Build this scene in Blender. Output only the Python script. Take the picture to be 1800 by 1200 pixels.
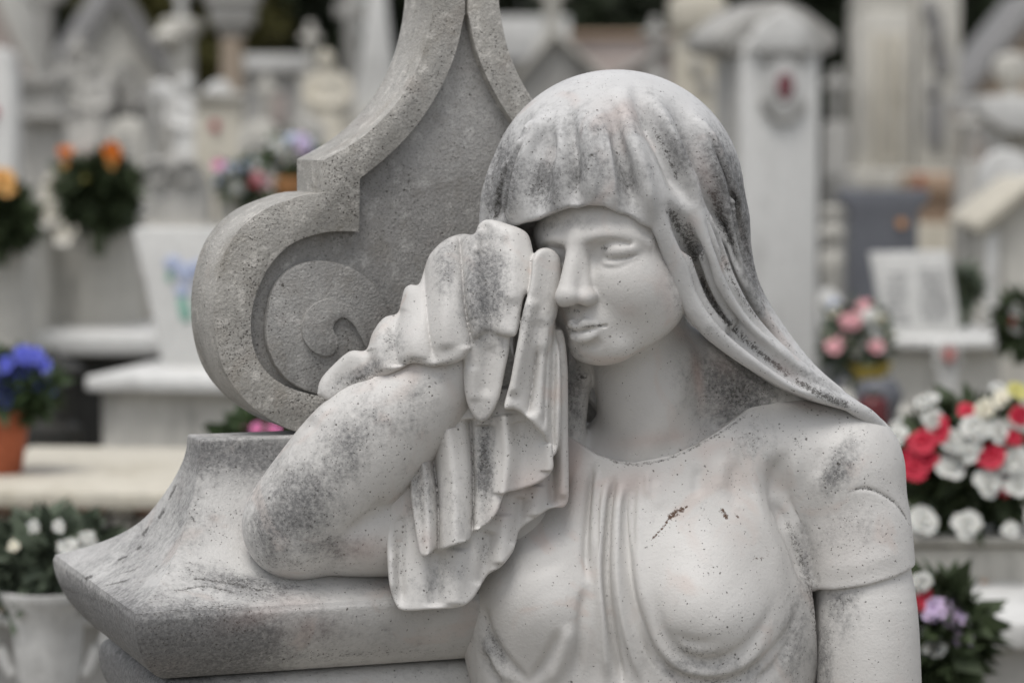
import bpy, bmesh, math, random
import numpy as np
from mathutils import Vector, Matrix

# ------------------------------------------------------------------ clear
for o in list(bpy.data.objects):
    bpy.data.objects.remove(o, do_unlink=True)
SC = bpy.context.scene
COL = SC.collection
random.seed(7)
RNG = np.random.default_rng(11)

# ------------------------------------------------------------------ camera
PITCH = 0.075                      # looking slightly down
DIST = 2.5                         # metres from lens to the figure
PX = 0.0005                        # one photograph pixel at that distance, in metres
VIEW = Vector((0, math.cos(PITCH), -math.sin(PITCH)))
RIGHT = Vector((1, 0, 0))
UP = Vector((0, math.sin(PITCH), math.cos(PITCH)))
FOCUS = Vector((0, 0, 1.30))
EYE = FOCUS - VIEW * DIST
cam_d = bpy.data.cameras.new('camera')
cam = bpy.data.objects.new('camera', cam_d)
COL.objects.link(cam)
cam.location = EYE
cam.rotation_euler = (math.pi / 2 - PITCH, 0, 0)
cam_d.sensor_width = 36
cam_d.lens = 36 * DIST / (1800 * PX)
cam_d.clip_end = 500
cam_d.clip_start = 0.05
cam_d.dof.use_dof = True
cam_d.dof.focus_distance = DIST - 0.075
cam_d.dof.aperture_fstop = cam_d.lens / 23.0
cam_d.dof.aperture_blades = 9
SC.camera = cam

# ------------------------------------------------------------------ sky and sun: overcast
SUN_EL, SUN_ROT = math.radians(70), math.radians(205)
w = bpy.data.worlds.new('World')
SC.world = w
w.use_nodes = True
nt = w.node_tree
bg = nt.nodes['Background']
sky = nt.nodes.new('ShaderNodeTexSky')
sky.sky_type = 'NISHITA'
sky.sun_disc = False
sky.sun_elevation = SUN_EL
sky.sun_rotation = SUN_ROT
sky.air_density = 1.0
sky.dust_density = 3.0
sky.ozone_density = 1.0
hs = nt.nodes.new('ShaderNodeHueSaturation')
hs.inputs['Saturation'].default_value = 0.30
nt.links.new(sky.outputs[0], hs.inputs['Color'])
nt.links.new(hs.outputs[0], bg.inputs['Color'])
bg.inputs['Strength'].default_value = 0.125
sl = bpy.data.lights.new('sun', 'SUN')
sl.energy = 1.25
sl.angle = math.radians(28)
sl.color = (1.0, 0.975, 0.94)
sun = bpy.data.objects.new('sun', sl)
COL.objects.link(sun)
sun.location = (-1, -2, 6)
# sun_rotation turns clockwise from +Y seen from above
sd = Vector((math.sin(SUN_ROT) * math.cos(SUN_EL), math.cos(SUN_ROT) * math.cos(SUN_EL), math.sin(SUN_EL)))
sun.rotation_euler = (-sd).to_track_quat('-Z', 'Y').to_euler()
SC.view_settings.view_transform = 'Standard'
SC.view_settings.look = 'None'
SC.view_settings.gamma = 1
SC.view_settings.use_curve_mapping = False
SC.view_settings.exposure = 0.33
SC.render.engine = 'CYCLES'
SC.cycles.use_denoising = True
SC.cycles.max_bounces = 6

# ------------------------------------------------------------------ tagging helpers
def tag(o, label=None, cat=None, group=None, kind=None):
    if label: o['label'] = label
    if cat: o['category'] = cat
    if group: o['group'] = group
    if kind: o['kind'] = kind
    return o

def empty(name, loc, rz=0):
    o = bpy.data.objects.new(name, None)
    COL.objects.link(o)
    o.location = loc
    o.rotation_euler = (0, 0, rz)
    o.empty_display_size = 0.05
    return o

def link_mesh(name, me, mat, parent=None, smooth=True):
    if mat is not None:
        me.materials.clear()
        me.materials.append(mat)
    if smooth:
        me.polygons.foreach_set('use_smooth', np.ones(len(me.polygons), dtype=bool))
    o = bpy.data.objects.new(name, me)
    COL.objects.link(o)
    if parent is not None:
        o.parent = parent
    return o

def mesh_np(name, V, F):
    """vertices (n,3), faces (m,3|4) -> mesh datablock"""
    me = bpy.data.meshes.new(name)
    n, m, q = len(V), len(F), F.shape[1]
    me.vertices.add(n)
    me.vertices.foreach_set('co', np.ascontiguousarray(V, dtype=np.float32).ravel())
    me.loops.add(m * q)
    me.loops.foreach_set('vertex_index', np.ascontiguousarray(F, dtype=np.int32).ravel())
    me.polygons.add(m)
    me.polygons.foreach_set('loop_start', np.arange(0, m * q, q, dtype=np.int32))
    me.polygons.foreach_set('loop_total', np.full(m, q, dtype=np.int32))
    me.update(calc_edges=True)
    me.validate()
    return me

# ------------------------------------------------------------------ carving toolkit
# The figure is carved in its own frame: x right, y down, z towards the viewer, unit 0.5 mm.
DPX = DIST / PX
def lift(p):
    """a point given as (u, v, z): u, v seen from the front, z its depth"""
    u, v, z = p[:3]
    f = (DPX - z) / DPX
    return np.array(((u - 900) * f + 900, (v - 600) * f + 600, z), dtype=np.float64)

def flat(V):
    f = DPX / (DPX - V[:, 2])
    return (V[:, 0] - 900) * f + 900, (V[:, 1] - 600) * f + 600

def to_world(V):
    V = np.asarray(V, dtype=np.float64)
    X = (V[:, 0] - 900) * PX
    Y = (600 - V[:, 1]) * PX
    Z = V[:, 2] * PX
    out = np.empty_like(V)
    r, u, t = np.array(RIGHT), np.array(UP), -np.array(VIEW)
    return np.array(FOCUS) + X[:, None] * r + Y[:, None] * u + Z[:, None] * t

def spline(pts, n=8):
    """Catmull-Rom through the points (any dimension)"""
    P = np.array(pts, dtype=np.float64)
    if len(P) < 3:
        return P
    A = np.vstack((2 * P[0] - P[1], P, 2 * P[-1] - P[-2]))
    out = []
    t = np.linspace(0, 1, n, endpoint=False)[:, None]
    for i in range(1, len(A) - 2):
        p0, p1, p2, p3 = A[i - 1], A[i], A[i + 1], A[i + 2]
        out.append(0.5 * (2 * p1 + (p2 - p0) * t + (2 * p0 - 5 * p1 + 4 * p2 - p3) * t ** 2 + (3 * p1 - p0 - 3 * p2 + p3) * t ** 3))
    out.append(P[-1:])
    return np.vstack(out)

def smin(a, b, k):
    if k <= 0:
        return np.minimum(a, b)
    h = np.maximum(k - np.abs(a - b), 0) / k
    return np.minimum(a, b) - h * h * (k * 0.25)

def smax(a, b, k):
    return -smin(-a, -b, k)

class Carve:
    def __init__(s, lo, hi, h):
        s.h = h
        s.lo = np.array(lo, dtype=np.float32)
        s.n = np.ceil((np.array(hi) - s.lo) / h).astype(int) + 1
        s.F = np.full(tuple(s.n), 80.0, dtype=np.float32)
        s.ax = [s.lo[i] + h * np.arange(s.n[i], dtype=np.float32) for i in range(3)]

    def box(s, lo, hi, m):
        i0 = np.clip(np.floor((np.array(lo) - m - s.lo) / s.h).astype(int), 0, s.n)
        i1 = np.clip(np.ceil((np.array(hi) + m - s.lo) / s.h).astype(int) + 1, 0, s.n)
        sl = tuple(slice(a, b) for a, b in zip(i0, i1))
        if any(a >= b for a, b in zip(i0, i1)):
            return None, None
        g = (s.ax[0][sl[0]][:, None, None], s.ax[1][sl[1]][None, :, None], s.ax[2][sl[2]][None, None, :])
        return sl, g

    def op(s, sl, d, k, how):
        f = s.F[sl]
        if how == '+': f[...] = smin(f, d, k)
        elif how == '-': f[...] = smax(f, -d, k)
        elif how == '&': f[...] = smax(f, d, k)

    def ell(s, c, r, k=0, how='+', R=None, raw=False):
        c = np.array(c, dtype=np.float32) if raw else lift(c).astype(np.float32)
        r = np.array(r, dtype=np.float32)
        if R is None:
            ext = r
        else:
            R = np.array(R, dtype=np.float32)          # columns: local axes
            ext = np.sqrt(((R * r[None, :]) ** 2).sum(1))
        sl, g = s.box(c - ext, c + ext, k + 10)
        if sl is None: return
        x, y, z = g[0] - c[0], g[1] - c[1], g[2] - c[2]
        if R is not None:
            x, y, z = (R[0, i] * x + R[1, i] * y + R[2, i] * z for i in range(3))
        k0 = np.sqrt((x / r[0]) ** 2 + (y / r[1]) ** 2 + (z / r[2]) ** 2)
        k1 = np.sqrt((x / r[0] ** 2) ** 2 + (y / r[1] ** 2) ** 2 + (z / r[2] ** 2) ** 2)
        s.op(sl, k0 * (k0 - 1) / np.maximum(k1, 1e-6), k, how)

    def chain(s, pts, rad, k=0, how='+', sm=6, raw=False, flatz=1.0):
        """a tube along the points with a radius for each point"""
        P = np.array([p[:3] if raw else lift(p) for p in pts])
        rad = np.broadcast_to(np.array(rad, dtype=np.float64), (len(P),))
        Q = np.hstack((P, rad[:, None]))
        if sm and len(P) > 2:
            Q = spline(Q, sm)
        Q = Q.astype(np.float32)
        mx = Q[:, 3].max()
        sl, g = s.box(Q[:, :3].min(0) - mx, Q[:, :3].max(0) + mx, k + 10)
        if sl is None: return
        d = np.full(s.F[sl].shape, 80.0, dtype=np.float32)
        off = [a.start for a in sl]
        for i in range(len(Q) - 1):
            a, b = Q[i], Q[i + 1]
            m = max(a[3], b[3]) + k + 10
            s2, g2 = s.box(np.minimum(a, b)[:3], np.maximum(a, b)[:3], m)
            if s2 is None: continue
            ba = b[:3] - a[:3]
            ba_s = ba * np.array((1, 1, 1 / flatz), dtype=np.float32)
            x, y, z = g2[0] - a[0], g2[1] - a[1], (g2[2] - a[2]) / flatz
            t = np.clip((x * ba_s[0] + y * ba_s[1] + z * ba_s[2]) / max(float(ba_s @ ba_s), 1e-6), 0, 1)
            q = np.sqrt((x - t * ba_s[0]) ** 2 + (y - t * ba_s[1]) ** 2 + (z - t * ba_s[2]) ** 2) - (a[3] + t * (b[3] - a[3]))
            loc = tuple(slice(q2.start - o, q2.stop - o) for q2, o in zip(s2, off))
            d[loc] = np.minimum(d[loc], q)
        s.op(sl, d, k, how)

    def half(s, p, n, k=0, how='&'):
        """keep (or cut) the half space behind a plane"""
        n = np.array(n, dtype=np.float32); n = n / np.linalg.norm(n)
        p = lift(p)
        g = (s.ax[0][:, None, None], s.ax[1][None, :, None], s.ax[2][None, None, :])
        d = n[0] * (g[0] - p[0]) + n[1] * (g[1] - p[1]) + n[2] * (g[2] - p[2])
        s.op((slice(None),) * 3, d.astype(np.float32), k, how)

    def slab(s, poly, zfun, th, k=0, edge=6, how='+', smooth_poly=True, zp=None):
        """a cloth of thickness th (or everything in front of zfun when th is None) inside an outline"""
        pl = spline(list(poly) + [poly[0]], 5)[:-1] if smooth_poly else np.array(poly, dtype=float)
        zz = zfun(pl[:, 0], pl[:, 1])
        if zp is not None: zz = np.full(len(pl), float(zp))
        pl = np.array([lift((a, b, c))[:2] for (a, b), c in zip(pl, zz)])
        zlo, zhi = zz.min() - 90, zz.max() + 90
        if th is None: zlo, zhi = s.lo[2], s.lo[2] + s.h * s.n[2]
        sl, g = s.box((*pl.min(0), zlo), (*pl.max(0), zhi), 12 + k)
        if sl is None: return
        X, Y = np.broadcast_arrays(g[0][:, :, 0], g[1][:, :, 0])
        d2 = poly_sdf(X.ravel(), Y.ravel(), pl).reshape(X.shape).astype(np.float32)
        zc = zfun(*uv_at(X, Y, zfun)).astype(np.float32)
        gx, gy = np.gradient(zc, s.h)
        slope = np.sqrt(1 + np.minimum(gx ** 2 + gy ** 2, 9.0))[:, :, None]
        if th is None:
            d3 = (zc[:, :, None] - g[2]) / slope
        else:
            d3 = (np.abs(g[2] - zc[:, :, None] + th / 2) - th / 2) / slope
        s.op(sl, smax(np.broadcast_to(d2[:, :, None], d3.shape), d3, edge), k, how)

    def mesh(s, smooth=1):
        V, Q = surface_nets(s.F, s.lo, s.h)
        s.F = None
        for _ in range(smooth):
            V = relax(V, Q, 0.5)
        return V, Q

def uv_at(X, Y, zfun):
    u, v = X.astype(np.float64), Y.astype(np.float64)
    for _ in range(2):
        f = DPX / (DPX - zfun(u, v))
        u, v = (X - 900) * f + 900, (Y - 600) * f + 600
    return u, v

def poly_sdf(x, y, P):
    n = len(P)
    d = np.full(x.shape, 1e9)
    s = np.ones(x.shape)
    for i in range(n):
        a, b = P[i], P[i - 1]
        ex, ey = b[0] - a[0], b[1] - a[1]
        wx, wy = x - a[0], y - a[1]
        t = np.clip((wx * ex + wy * ey) / max(ex * ex + ey * ey, 1e-9), 0, 1)
        d = np.minimum(d, (wx - ex * t) ** 2 + (wy - ey * t) ** 2)
        c1, c2, c3 = y >= a[1], y < b[1], ex * wy > ey * wx
        flip = (c1 & c2 & c3) | (~c1 & ~c2 & ~c3)
        s = np.where(flip, -s, s)
    return s * np.sqrt(d)

def line_dist(u, v, pts):
    """distance, signed side and position along a polyline, for many points"""
    P = np.asarray(pts, dtype=np.float64)
    L = np.concatenate(([0], np.cumsum(np.hypot(*(P[1:] - P[:-1]).T))))
    best = np.full(u.shape, 1e9); side = np.zeros(u.shape); pos = np.zeros(u.shape)
    for i in range(len(P) - 1):
        ex, ey = P[i + 1] - P[i]
        wx, wy = u - P[i, 0], v - P[i, 1]
        t = np.clip((wx * ex + wy * ey) / max(ex * ex + ey * ey, 1e-9), 0, 1)
        d = np.hypot(wx - ex * t, wy - ey * t)
        m = d < best
        best[m] = d[m]
        side[m] = np.sign(ex * wy - ey * wx)[m]
        pos[m] = ((L[i] + t * (L[i + 1] - L[i])) / L[-1])[m]
    return best, side, pos

def profile(d, side, pos, w, h, kind, taper):
    if kind == 'g': a = h * np.exp(-(d / w) ** 2)
    elif kind == 'v': a = h * np.exp(-d / w)
    elif kind == 's':                                     # a step: the left side of the stroke stands proud
        a = h * np.where(side < 0, np.exp(-d / w), 0) * np.minimum(1, 0.35 + d / 3)
        a = np.where(side < 0, a, -0.25 * h * np.exp(-d / (0.4 * w)))
    if taper:
        t = np.clip(np.minimum(pos, 1 - pos) / taper, 0, 1)
        a = a * t * t * (3 - 2 * t)
    return a

def height(base, strokes=()):
    """depth as a function of (u, v): scattered control points plus ridges and grooves"""
    B = np.array(base, dtype=np.float64)
    if len(B) >= 4:
        n = len(B)
        D2 = ((B[:, None, :2] - B[None, :, :2]) ** 2).sum(-1)
        K = np.where(D2 > 0, D2 * np.log(np.maximum(D2, 1e-9)) * 0.5, 0)
        Pm = np.hstack((np.ones((n, 1)), B[:, :2]))
        A = np.block([[K + 1e-3 * np.eye(n), Pm], [Pm.T, np.zeros((3, 3))]])
        w = np.linalg.solve(A, np.concatenate((B[:, 2], np.zeros(3))))
    else:
        w = None
    st = [(spline(s[0], 6), *s[1:]) for s in strokes]
    def f(u, v):
        u = np.asarray(u, dtype=np.float64); v = np.asarray(v, dtype=np.float64)
        if w is None:
            z = np.full(u.shape, B[0, 2])
        else:
            z = w[-3] + w[-2] * u + w[-1] * v
            for i in range(len(B)):
                r2 = (u - B[i, 0]) ** 2 + (v - B[i, 1]) ** 2
                z = z + w[i] * 0.5 * r2 * np.log(np.maximum(r2, 1e-9))
        for pts, wd, hh, kind, taper in st:
            d, sd_, ps = line_dist(u, v, pts)
            z = z + profile(d, sd_, ps, wd, hh, kind, taper)
        return z
    return f

def surface_nets(F, lo, h):
    nx, ny, nz = F.shape
    ins = F < 0
    c = np.zeros((nx - 1, ny - 1, nz - 1), dtype=np.uint8)
    for i in (0, 1):
        for j in (0, 1):
            for k in (0, 1):
                c += ins[i:nx - 1 + i, j:ny - 1 + j, k:nz - 1 + k]
    act = np.argwhere((c > 0) & (c < 8))
    idx = np.full(c.shape, -1, dtype=np.int32)
    idx[act[:, 0], act[:, 1], act[:, 2]] = np.arange(len(act), dtype=np.int32)
    corner = [(i, j, k) for i in (0, 1) for j in (0, 1) for k in (0, 1)]
    val = {q: F[act[:, 0] + q[0], act[:, 1] + q[1], act[:, 2] + q[2]] for q in corner}
    S = np.zeros((len(act), 3)); N = np.zeros(len(act))
    for q in corner:
        for a in range(3):
            if q[a] == 0:
                r = list(q); r[a] = 1; r = tuple(r)
                va, vb = val[q], val[r]
                m = (va < 0) != (vb < 0)
                t = np.where(m, va / np.where(m, va - vb, 1), 0)
                p = np.array(q, dtype=float)[None, :].repeat(len(act), 0)
                p[:, a] += t
                S += p * m[:, None]; N += m
    V = (act + S / N[:, None]) * h + lo
    quads = []
    for a in range(3):
        s0 = [slice(None)] * 3; s1 = [slice(None)] * 3
        s0[a] = slice(0, F.shape[a] - 1); s1[a] = slice(1, F.shape[a])
        A, Bm = ins[tuple(s0)], ins[tuple(s1)]
        e = np.argwhere(A != Bm)
        b1, b2 = (a + 1) % 3, (a + 2) % 3
        ok = (e[:, b1] > 0) & (e[:, b2] > 0) & (e[:, b1] < F.shape[b1] - 1) & (e[:, b2] < F.shape[b2] - 1)
        e = e[ok]
        flip = A[e[:, 0], e[:, 1], e[:, 2]]
        def cell(o1, o2):
            q = e.copy(); q[:, b1] += o1; q[:, b2] += o2
            return idx[q[:, 0], q[:, 1], q[:, 2]]
        q = np.stack((cell(-1, -1), cell(0, -1), cell(0, 0), cell(-1, 0)), 1)
        q[~flip] = q[~flip][:, ::-1]
        quads.append(q)
    return V, np.vstack(quads)

def relax(V, Q, f):
    n = len(V)
    acc = np.zeros((n, 3)); cnt = np.zeros(n)
    for i in range(4):
        a, b = Q[:, i], Q[:, (i + 1) % 4]
        for c in range(3):
            acc[:, c] += np.bincount(a, V[b, c], n) + np.bincount(b, V[a, c], n)
        cnt += np.bincount(a, minlength=n) + np.bincount(b, minlength=n)
    return V + f * (acc / np.maximum(cnt, 1)[:, None] - V)

def normals(V, Q):
    fn = np.cross(V[Q[:, 2]] - V[Q[:, 0]], V[Q[:, 3]] - V[Q[:, 1]])
    N = np.zeros_like(V)
    for i in range(4):
        for c in range(3):
            N[:, c] += np.bincount(Q[:, i], fn[:, c], len(V))
    return N / np.maximum(np.linalg.norm(N, axis=1), 1e-9)[:, None]

def chisel(V, Q, strokes, n_min=0.05):
    """ridges (+) and grooves (-) along strokes seen from the front, pushed along the surface normal"""
    for pts, w, h, kind, taper in strokes:
        N = normals(V, Q)
        pts = spline(pts, 6)
        u, v = flat(V)
        r = 3.2 * w
        m = (u > pts[:, 0].min() - r) & (u < pts[:, 0].max() + r) & (v > pts[:, 1].min() - r) & (v < pts[:, 1].max() + r) & (N[:, 2] > n_min)
        if not m.any(): continue
        d, sd_, ps = line_dist(u[m], v[m], pts)
        a = profile(d, sd_, ps, w, h, kind, taper) * np.clip(N[m, 2] * 2.2, 0, 1)
        V[m] += N[m] * a[:, None]
    return V

def join(parts):
    Vs, Qs, o = [], [], 0
    for V, Q in parts:
        Vs.append(V); Qs.append(Q + o); o += len(V)
    return np.vstack(Vs), np.vstack(Qs)

def blotch(V, spots):
    """soft weathered and painted-shade areas given as (u, v, ru, rv, angle, strength)"""
    u, v = flat(V)
    s = np.zeros(len(V))
    for uu, vv, ru, rv, an, st in spots:
        c, sn = math.cos(math.radians(an)), math.sin(math.radians(an))
        a, b = (u - uu) * c + (v - vv) * sn, -(u - uu) * sn + (v - vv) * c
        s = np.maximum(s, st * np.exp(-((a / ru) ** 2 + (b / rv) ** 2)))
    return s

def streaks(V, lines):
    """weathered and painted-shade lines: (points, width, strength)"""
    u, v = flat(V)
    s = np.zeros(len(V))
    for pts, w, st in lines:
        pts = spline(pts, 5)
        m = (u > pts[:, 0].min() - 3 * w) & (u < pts[:, 0].max() + 3 * w) & (v > pts[:, 1].min() - 3 * w) & (v < pts[:, 1].max() + 3 * w)
        if not m.any(): continue
        d, _, ps = line_dist(u[m], v[m], pts)
        s[m] = np.maximum(s[m], st * np.exp(-(d / w) ** 2) * np.clip(np.minimum(ps, 1 - ps) * 6 + 0.3, 0, 1))
    return s

def stone_part(name, V, Q, mat, root, attrs=None):
    W = to_world(V) - np.array(root.location)
    me = mesh_np(name, W, Q[:, ::-1])
    for k, a in (attrs or {}).items():
        at = me.attributes.new(k, 'FLOAT', 'POINT')
        at.data.foreach_set('value', np.clip(a, 0, 1).astype(np.float32))
    return link_mesh(name, me, mat, root)

def world_px(W):
    """world points -> carving frame"""
    d = np.asarray(W, dtype=np.float64) - np.array(FOCUS)
    r, u, t_ = np.array(RIGHT), np.array(UP), -np.array(VIEW)
    return np.stack((900 + d @ r / PX, 600 - d @ u / PX, d @ t_ / PX), 1)

def put_attrs(o, at):
    for k, a in at.items():
        x = o.data.attributes.new(k, 'FLOAT', 'POINT')
        x.data.foreach_set('value', np.clip(a, 0, 1).astype(np.float32))

def attrs(V, grime_and_shade=(), speck_and_shade=(), lines=(), pink=(), rust=()):
    return {'grime_and_shade': blotch(V, grime_and_shade), 'speck_and_shade': np.maximum(blotch(V, speck_and_shade), streaks(V, lines)), 'pink': blotch(V, pink), 'rust': streaks(V, rust)}

# ------------------------------------------------------------------ materials
def new_mat(name, rough=0.6, spec=0.4):
    m = bpy.data.materials.new(name)
    m.use_nodes = True
    b = m.node_tree.nodes['Principled BSDF']
    b.inputs['Roughness'].default_value = rough
    b.inputs['Specular IOR Level'].default_value = spec
    return m, m.node_tree, b

class G:
    """small node graph writer"""
    def __init__(s, nt):
        s.nt = nt
        tc = nt.nodes.new('ShaderNodeTexCoord')
        s.obj = tc.outputs['Object']
    def n(s, t, **kw):
        nd = s.nt.nodes.new(t)
        for k, v in kw.items(): setattr(nd, k, v)
        return nd
    def put(s, sock, v):
        if isinstance(v, bpy.types.NodeSocket): s.nt.links.new(v, sock)
        elif v is not None: sock.default_value = v
    def map(s, scale=(1, 1, 1), rot=(0, 0, 0)):
        m = s.n('ShaderNodeMapping')
        m.inputs['Scale'].default_value = scale
        m.inputs['Rotation'].default_value = rot
        s.nt.links.new(s.obj, m.inputs['Vector'])
        return m.outputs[0]
    def noise(s, scale, detail=4, rough=0.55, vec=None, dist=0):
        t = s.n('ShaderNodeTexNoise')
        s.put(t.inputs['Vector'], vec or s.obj)
        t.inputs['Scale'].default_value = scale
        t.inputs['Detail'].default_value = detail
        t.inputs['Roughness'].default_value = rough
        t.inputs['Distortion'].default_value = dist
        return t.outputs['Fac']
    def voro(s, scale, vec=None, out='Distance', rnd=1):
        t = s.n('ShaderNodeTexVoronoi')
        s.put(t.inputs['Vector'], vec or s.obj)
        t.inputs['Scale'].default_value = scale
        t.inputs['Randomness'].default_value = rnd
        return t.outputs[out]
    def ramp(s, x, a, b, lo=0.0, hi=1.0):
        t = s.n('ShaderNodeMapRange')
        t.interpolation_type = 'SMOOTHSTEP'
        s.put(t.inputs['Value'], x)
        s.put(t.inputs['From Min'], a); s.put(t.inputs['From Max'], b)
        s.put(t.inputs['To Min'], lo); s.put(t.inputs['To Max'], hi)
        return t.outputs[0]
    def math(s, op, a, b=None, clamp=False):
        t = s.n('ShaderNodeMath', operation=op, use_clamp=clamp)
        s.put(t.inputs[0], a)
        if b is not None: s.put(t.inputs[1], b)
        return t.outputs[0]
    def mix(s, f, a, b, mode='MIX'):
        t = s.n('ShaderNodeMix', data_type='RGBA', blend_type=mode)
        s.put(t.inputs[0], f); s.put(t.inputs[6], a if not isinstance(a, tuple) else (*a, 1)); s.put(t.inputs[7], b if not isinstance(b, tuple) else (*b, 1))
        return t.outputs[2]
    def attr(s, name):
        t = s.n('ShaderNodeAttribute', attribute_name=name)
        return t.outputs['Fac']
    def bump(s, hgt, strength, dist):
        t = s.n('ShaderNodeBump')
        t.inputs['Strength'].default_value = strength
        t.inputs['Distance'].default_value = dist
        s.put(t.inputs['Height'], hgt)
        return t.outputs[0]
    def set(s, b, name, v):
        s.put(b.inputs[name], v if not isinstance(v, tuple) else (*v, 1))

def weathered_marble(name, light, mid, grime_base=0.0, spots=0.25, gritty=0.0, warm=0.35, mottle=0.0):
    """old carved marble: grey patina in patches, lichen pits, faint pink veins.
    Mesh attributes: grime (patina, also painted shade), speck (dense black lichen, also painted crease shade), rust"""
    m, nt, b = new_mat(name, 0.62, 0.3)
    g = G(nt)
    big = g.noise(9, 3, 0.5)
    med = g.noise(38, 5, 0.6)
    fine = g.noise(420, 3, 0.6)
    base = g.mix(g.ramp(big, 0.35, 0.65), light, mid)
    vein = g.ramp(g.noise(14, 3, 0.5, dist=1.2), 0.56, 0.70)
    base = g.mix(g.math('MULTIPLY', vein, warm), base, (light[0] * 0.86, light[1] * 0.70, light[2] * 0.64))
    if mottle:
        mo = g.noise(70, 6, 0.72)
        base = g.mix(g.math('MULTIPLY', g.ramp(mo, 0.50, 0.68), mottle), base, tuple(x * 1.75 for x in light))
        base = g.mix(g.math('MULTIPLY', g.ramp(g.noise(24, 5, 0.7), 0.50, 0.70), mottle * .8), base, (mid[0] * .62, mid[1] * .56, mid[2] * .46))
        base = g.mix(g.math('MULTIPLY', g.ramp(g.noise(520, 3, 0.8), 0.50, 0.66), mottle), base, tuple(x * .38 for x in mid))
    # patina, with the painted shade patches
    gr = g.math('ADD', g.attr('grime_and_shade'), grime_base)
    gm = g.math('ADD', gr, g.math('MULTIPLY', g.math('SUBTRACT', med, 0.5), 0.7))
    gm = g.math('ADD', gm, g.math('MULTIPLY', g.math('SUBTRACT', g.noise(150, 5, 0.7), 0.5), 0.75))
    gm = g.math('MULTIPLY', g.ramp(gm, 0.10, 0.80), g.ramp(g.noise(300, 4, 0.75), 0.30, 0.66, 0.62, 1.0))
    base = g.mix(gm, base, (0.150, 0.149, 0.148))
    # dense lichen crust, also the painted crease shade
    sp = g.attr('speck_and_shade')
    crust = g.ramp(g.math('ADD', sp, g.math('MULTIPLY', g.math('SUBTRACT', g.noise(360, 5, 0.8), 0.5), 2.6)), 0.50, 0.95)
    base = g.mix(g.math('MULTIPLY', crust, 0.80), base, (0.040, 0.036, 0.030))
    # scattered pits, ragged and of many sizes
    wob = g.n('ShaderNodeTexNoise'); wob.inputs['Scale'].default_value = 420; wob.inputs['Detail'].default_value = 2
    nt.links.new(g.obj, wob.inputs['Vector'])
    vm = g.n('ShaderNodeVectorMath', operation='MULTIPLY_ADD')
    nt.links.new(wob.outputs['Color'], vm.inputs[0]); vm.inputs[1].default_value = (0.0026,) * 3; nt.links.new(g.obj, vm.inputs[2])
    patchy = g.ramp(g.noise(13, 4, 0.65), 0.40, 0.70)
    pit = None
    for sc, share, mx in ((700, 1.0, 0.34), (380, 0.55, 0.26), (190, 0.10, 0.20)):
        vr = g.n('ShaderNodeTexVoronoi'); vr.inputs['Scale'].default_value = sc
        nt.links.new(vm.outputs[0], vr.inputs['Vector'])
        sep = g.n('ShaderNodeSeparateColor'); nt.links.new(vr.outputs['Color'], sep.inputs[0])
        dens = g.math('ADD', g.math('MULTIPLY', patchy, spots * share), g.math('MULTIPLY', g.math('ADD', g.math('MULTIPLY', sp, 0.95), g.math('MULTIPLY', gr, 0.30)), share))
        on = g.math('LESS_THAN', sep.outputs[0], dens)
        size = g.math('MULTIPLY', g.math('POWER', sep.outputs[1], 2.0), mx)
        p = g.math('MULTIPLY', on, g.ramp(g.math('SUBTRACT', vr.outputs['Distance'], size), -0.04, 0.16, 1, 0))
        pit = p if pit is None else g.math('MAXIMUM', pit, p)
    base = g.mix(g.math('MULTIPLY', pit, 0.80), base, (0.060, 0.054, 0.045))
    ru = g.attr('rust')
    base = g.mix(g.ramp(g.math('ADD', ru, g.math('MULTIPLY', g.math('SUBTRACT', g.noise(420, 4, 0.75), 0.5), 2.4)), 0.45, 0.85), base, (0.085, 0.045, 0.026))
    # pink bloom
    base = g.mix(g.math('MULTIPLY', g.attr('pink'), 0.60), base, (0.47, 0.33, 0.29))
    g.set(b, 'Base Color', base)
    hgt = g.math('ADD', g.math('MULTIPLY', fine, 0.5 + gritty), g.math('ADD', g.math('MULTIPLY', med, 0.4), g.math('MULTIPLY', pit, -1.2)))
    hgt = g.math('SUBTRACT', hgt, g.math('MULTIPLY', crust, 0.4))
    hgt = g.math('ADD', hgt, g.math('MULTIPLY', g.noise(130, 4, 0.65), 0.5))
    g.set(b, 'Normal', g.bump(hgt, 0.5 + 0.4 * gritty, 0.0015))
    g.set(b, 'Roughness', g.ramp(gm, 0, 1, 0.52, 0.8))
    return m

M_FIG = weathered_marble('figure_marble', (0.63, 0.615, 0.59), (0.53, 0.515, 0.492), 0.04, 0.02)
M_VEIL = weathered_marble('veil_marble', (0.60, 0.595, 0.585), (0.50, 0.495, 0.485), 0.13, 0.04)
M_PED = weathered_marble('pediment_panel_stone', (0.37, 0.362, 0.345), (0.285, 0.278, 0.264), 0.12, 1.3, 0.7, 0.10, 0.40)
M_RIM = weathered_marble('pediment_rim_stone', (0.46, 0.442, 0.408), (0.355, 0.34, 0.31), 0.14, 1.6, 0.8, 0.15, 0.45)
M_BLOCK = weathered_marble('ledge_stone', (0.54, 0.53, 0.51), (0.44, 0.43, 0.415), 0.16, 0.08, 0.3)

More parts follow.
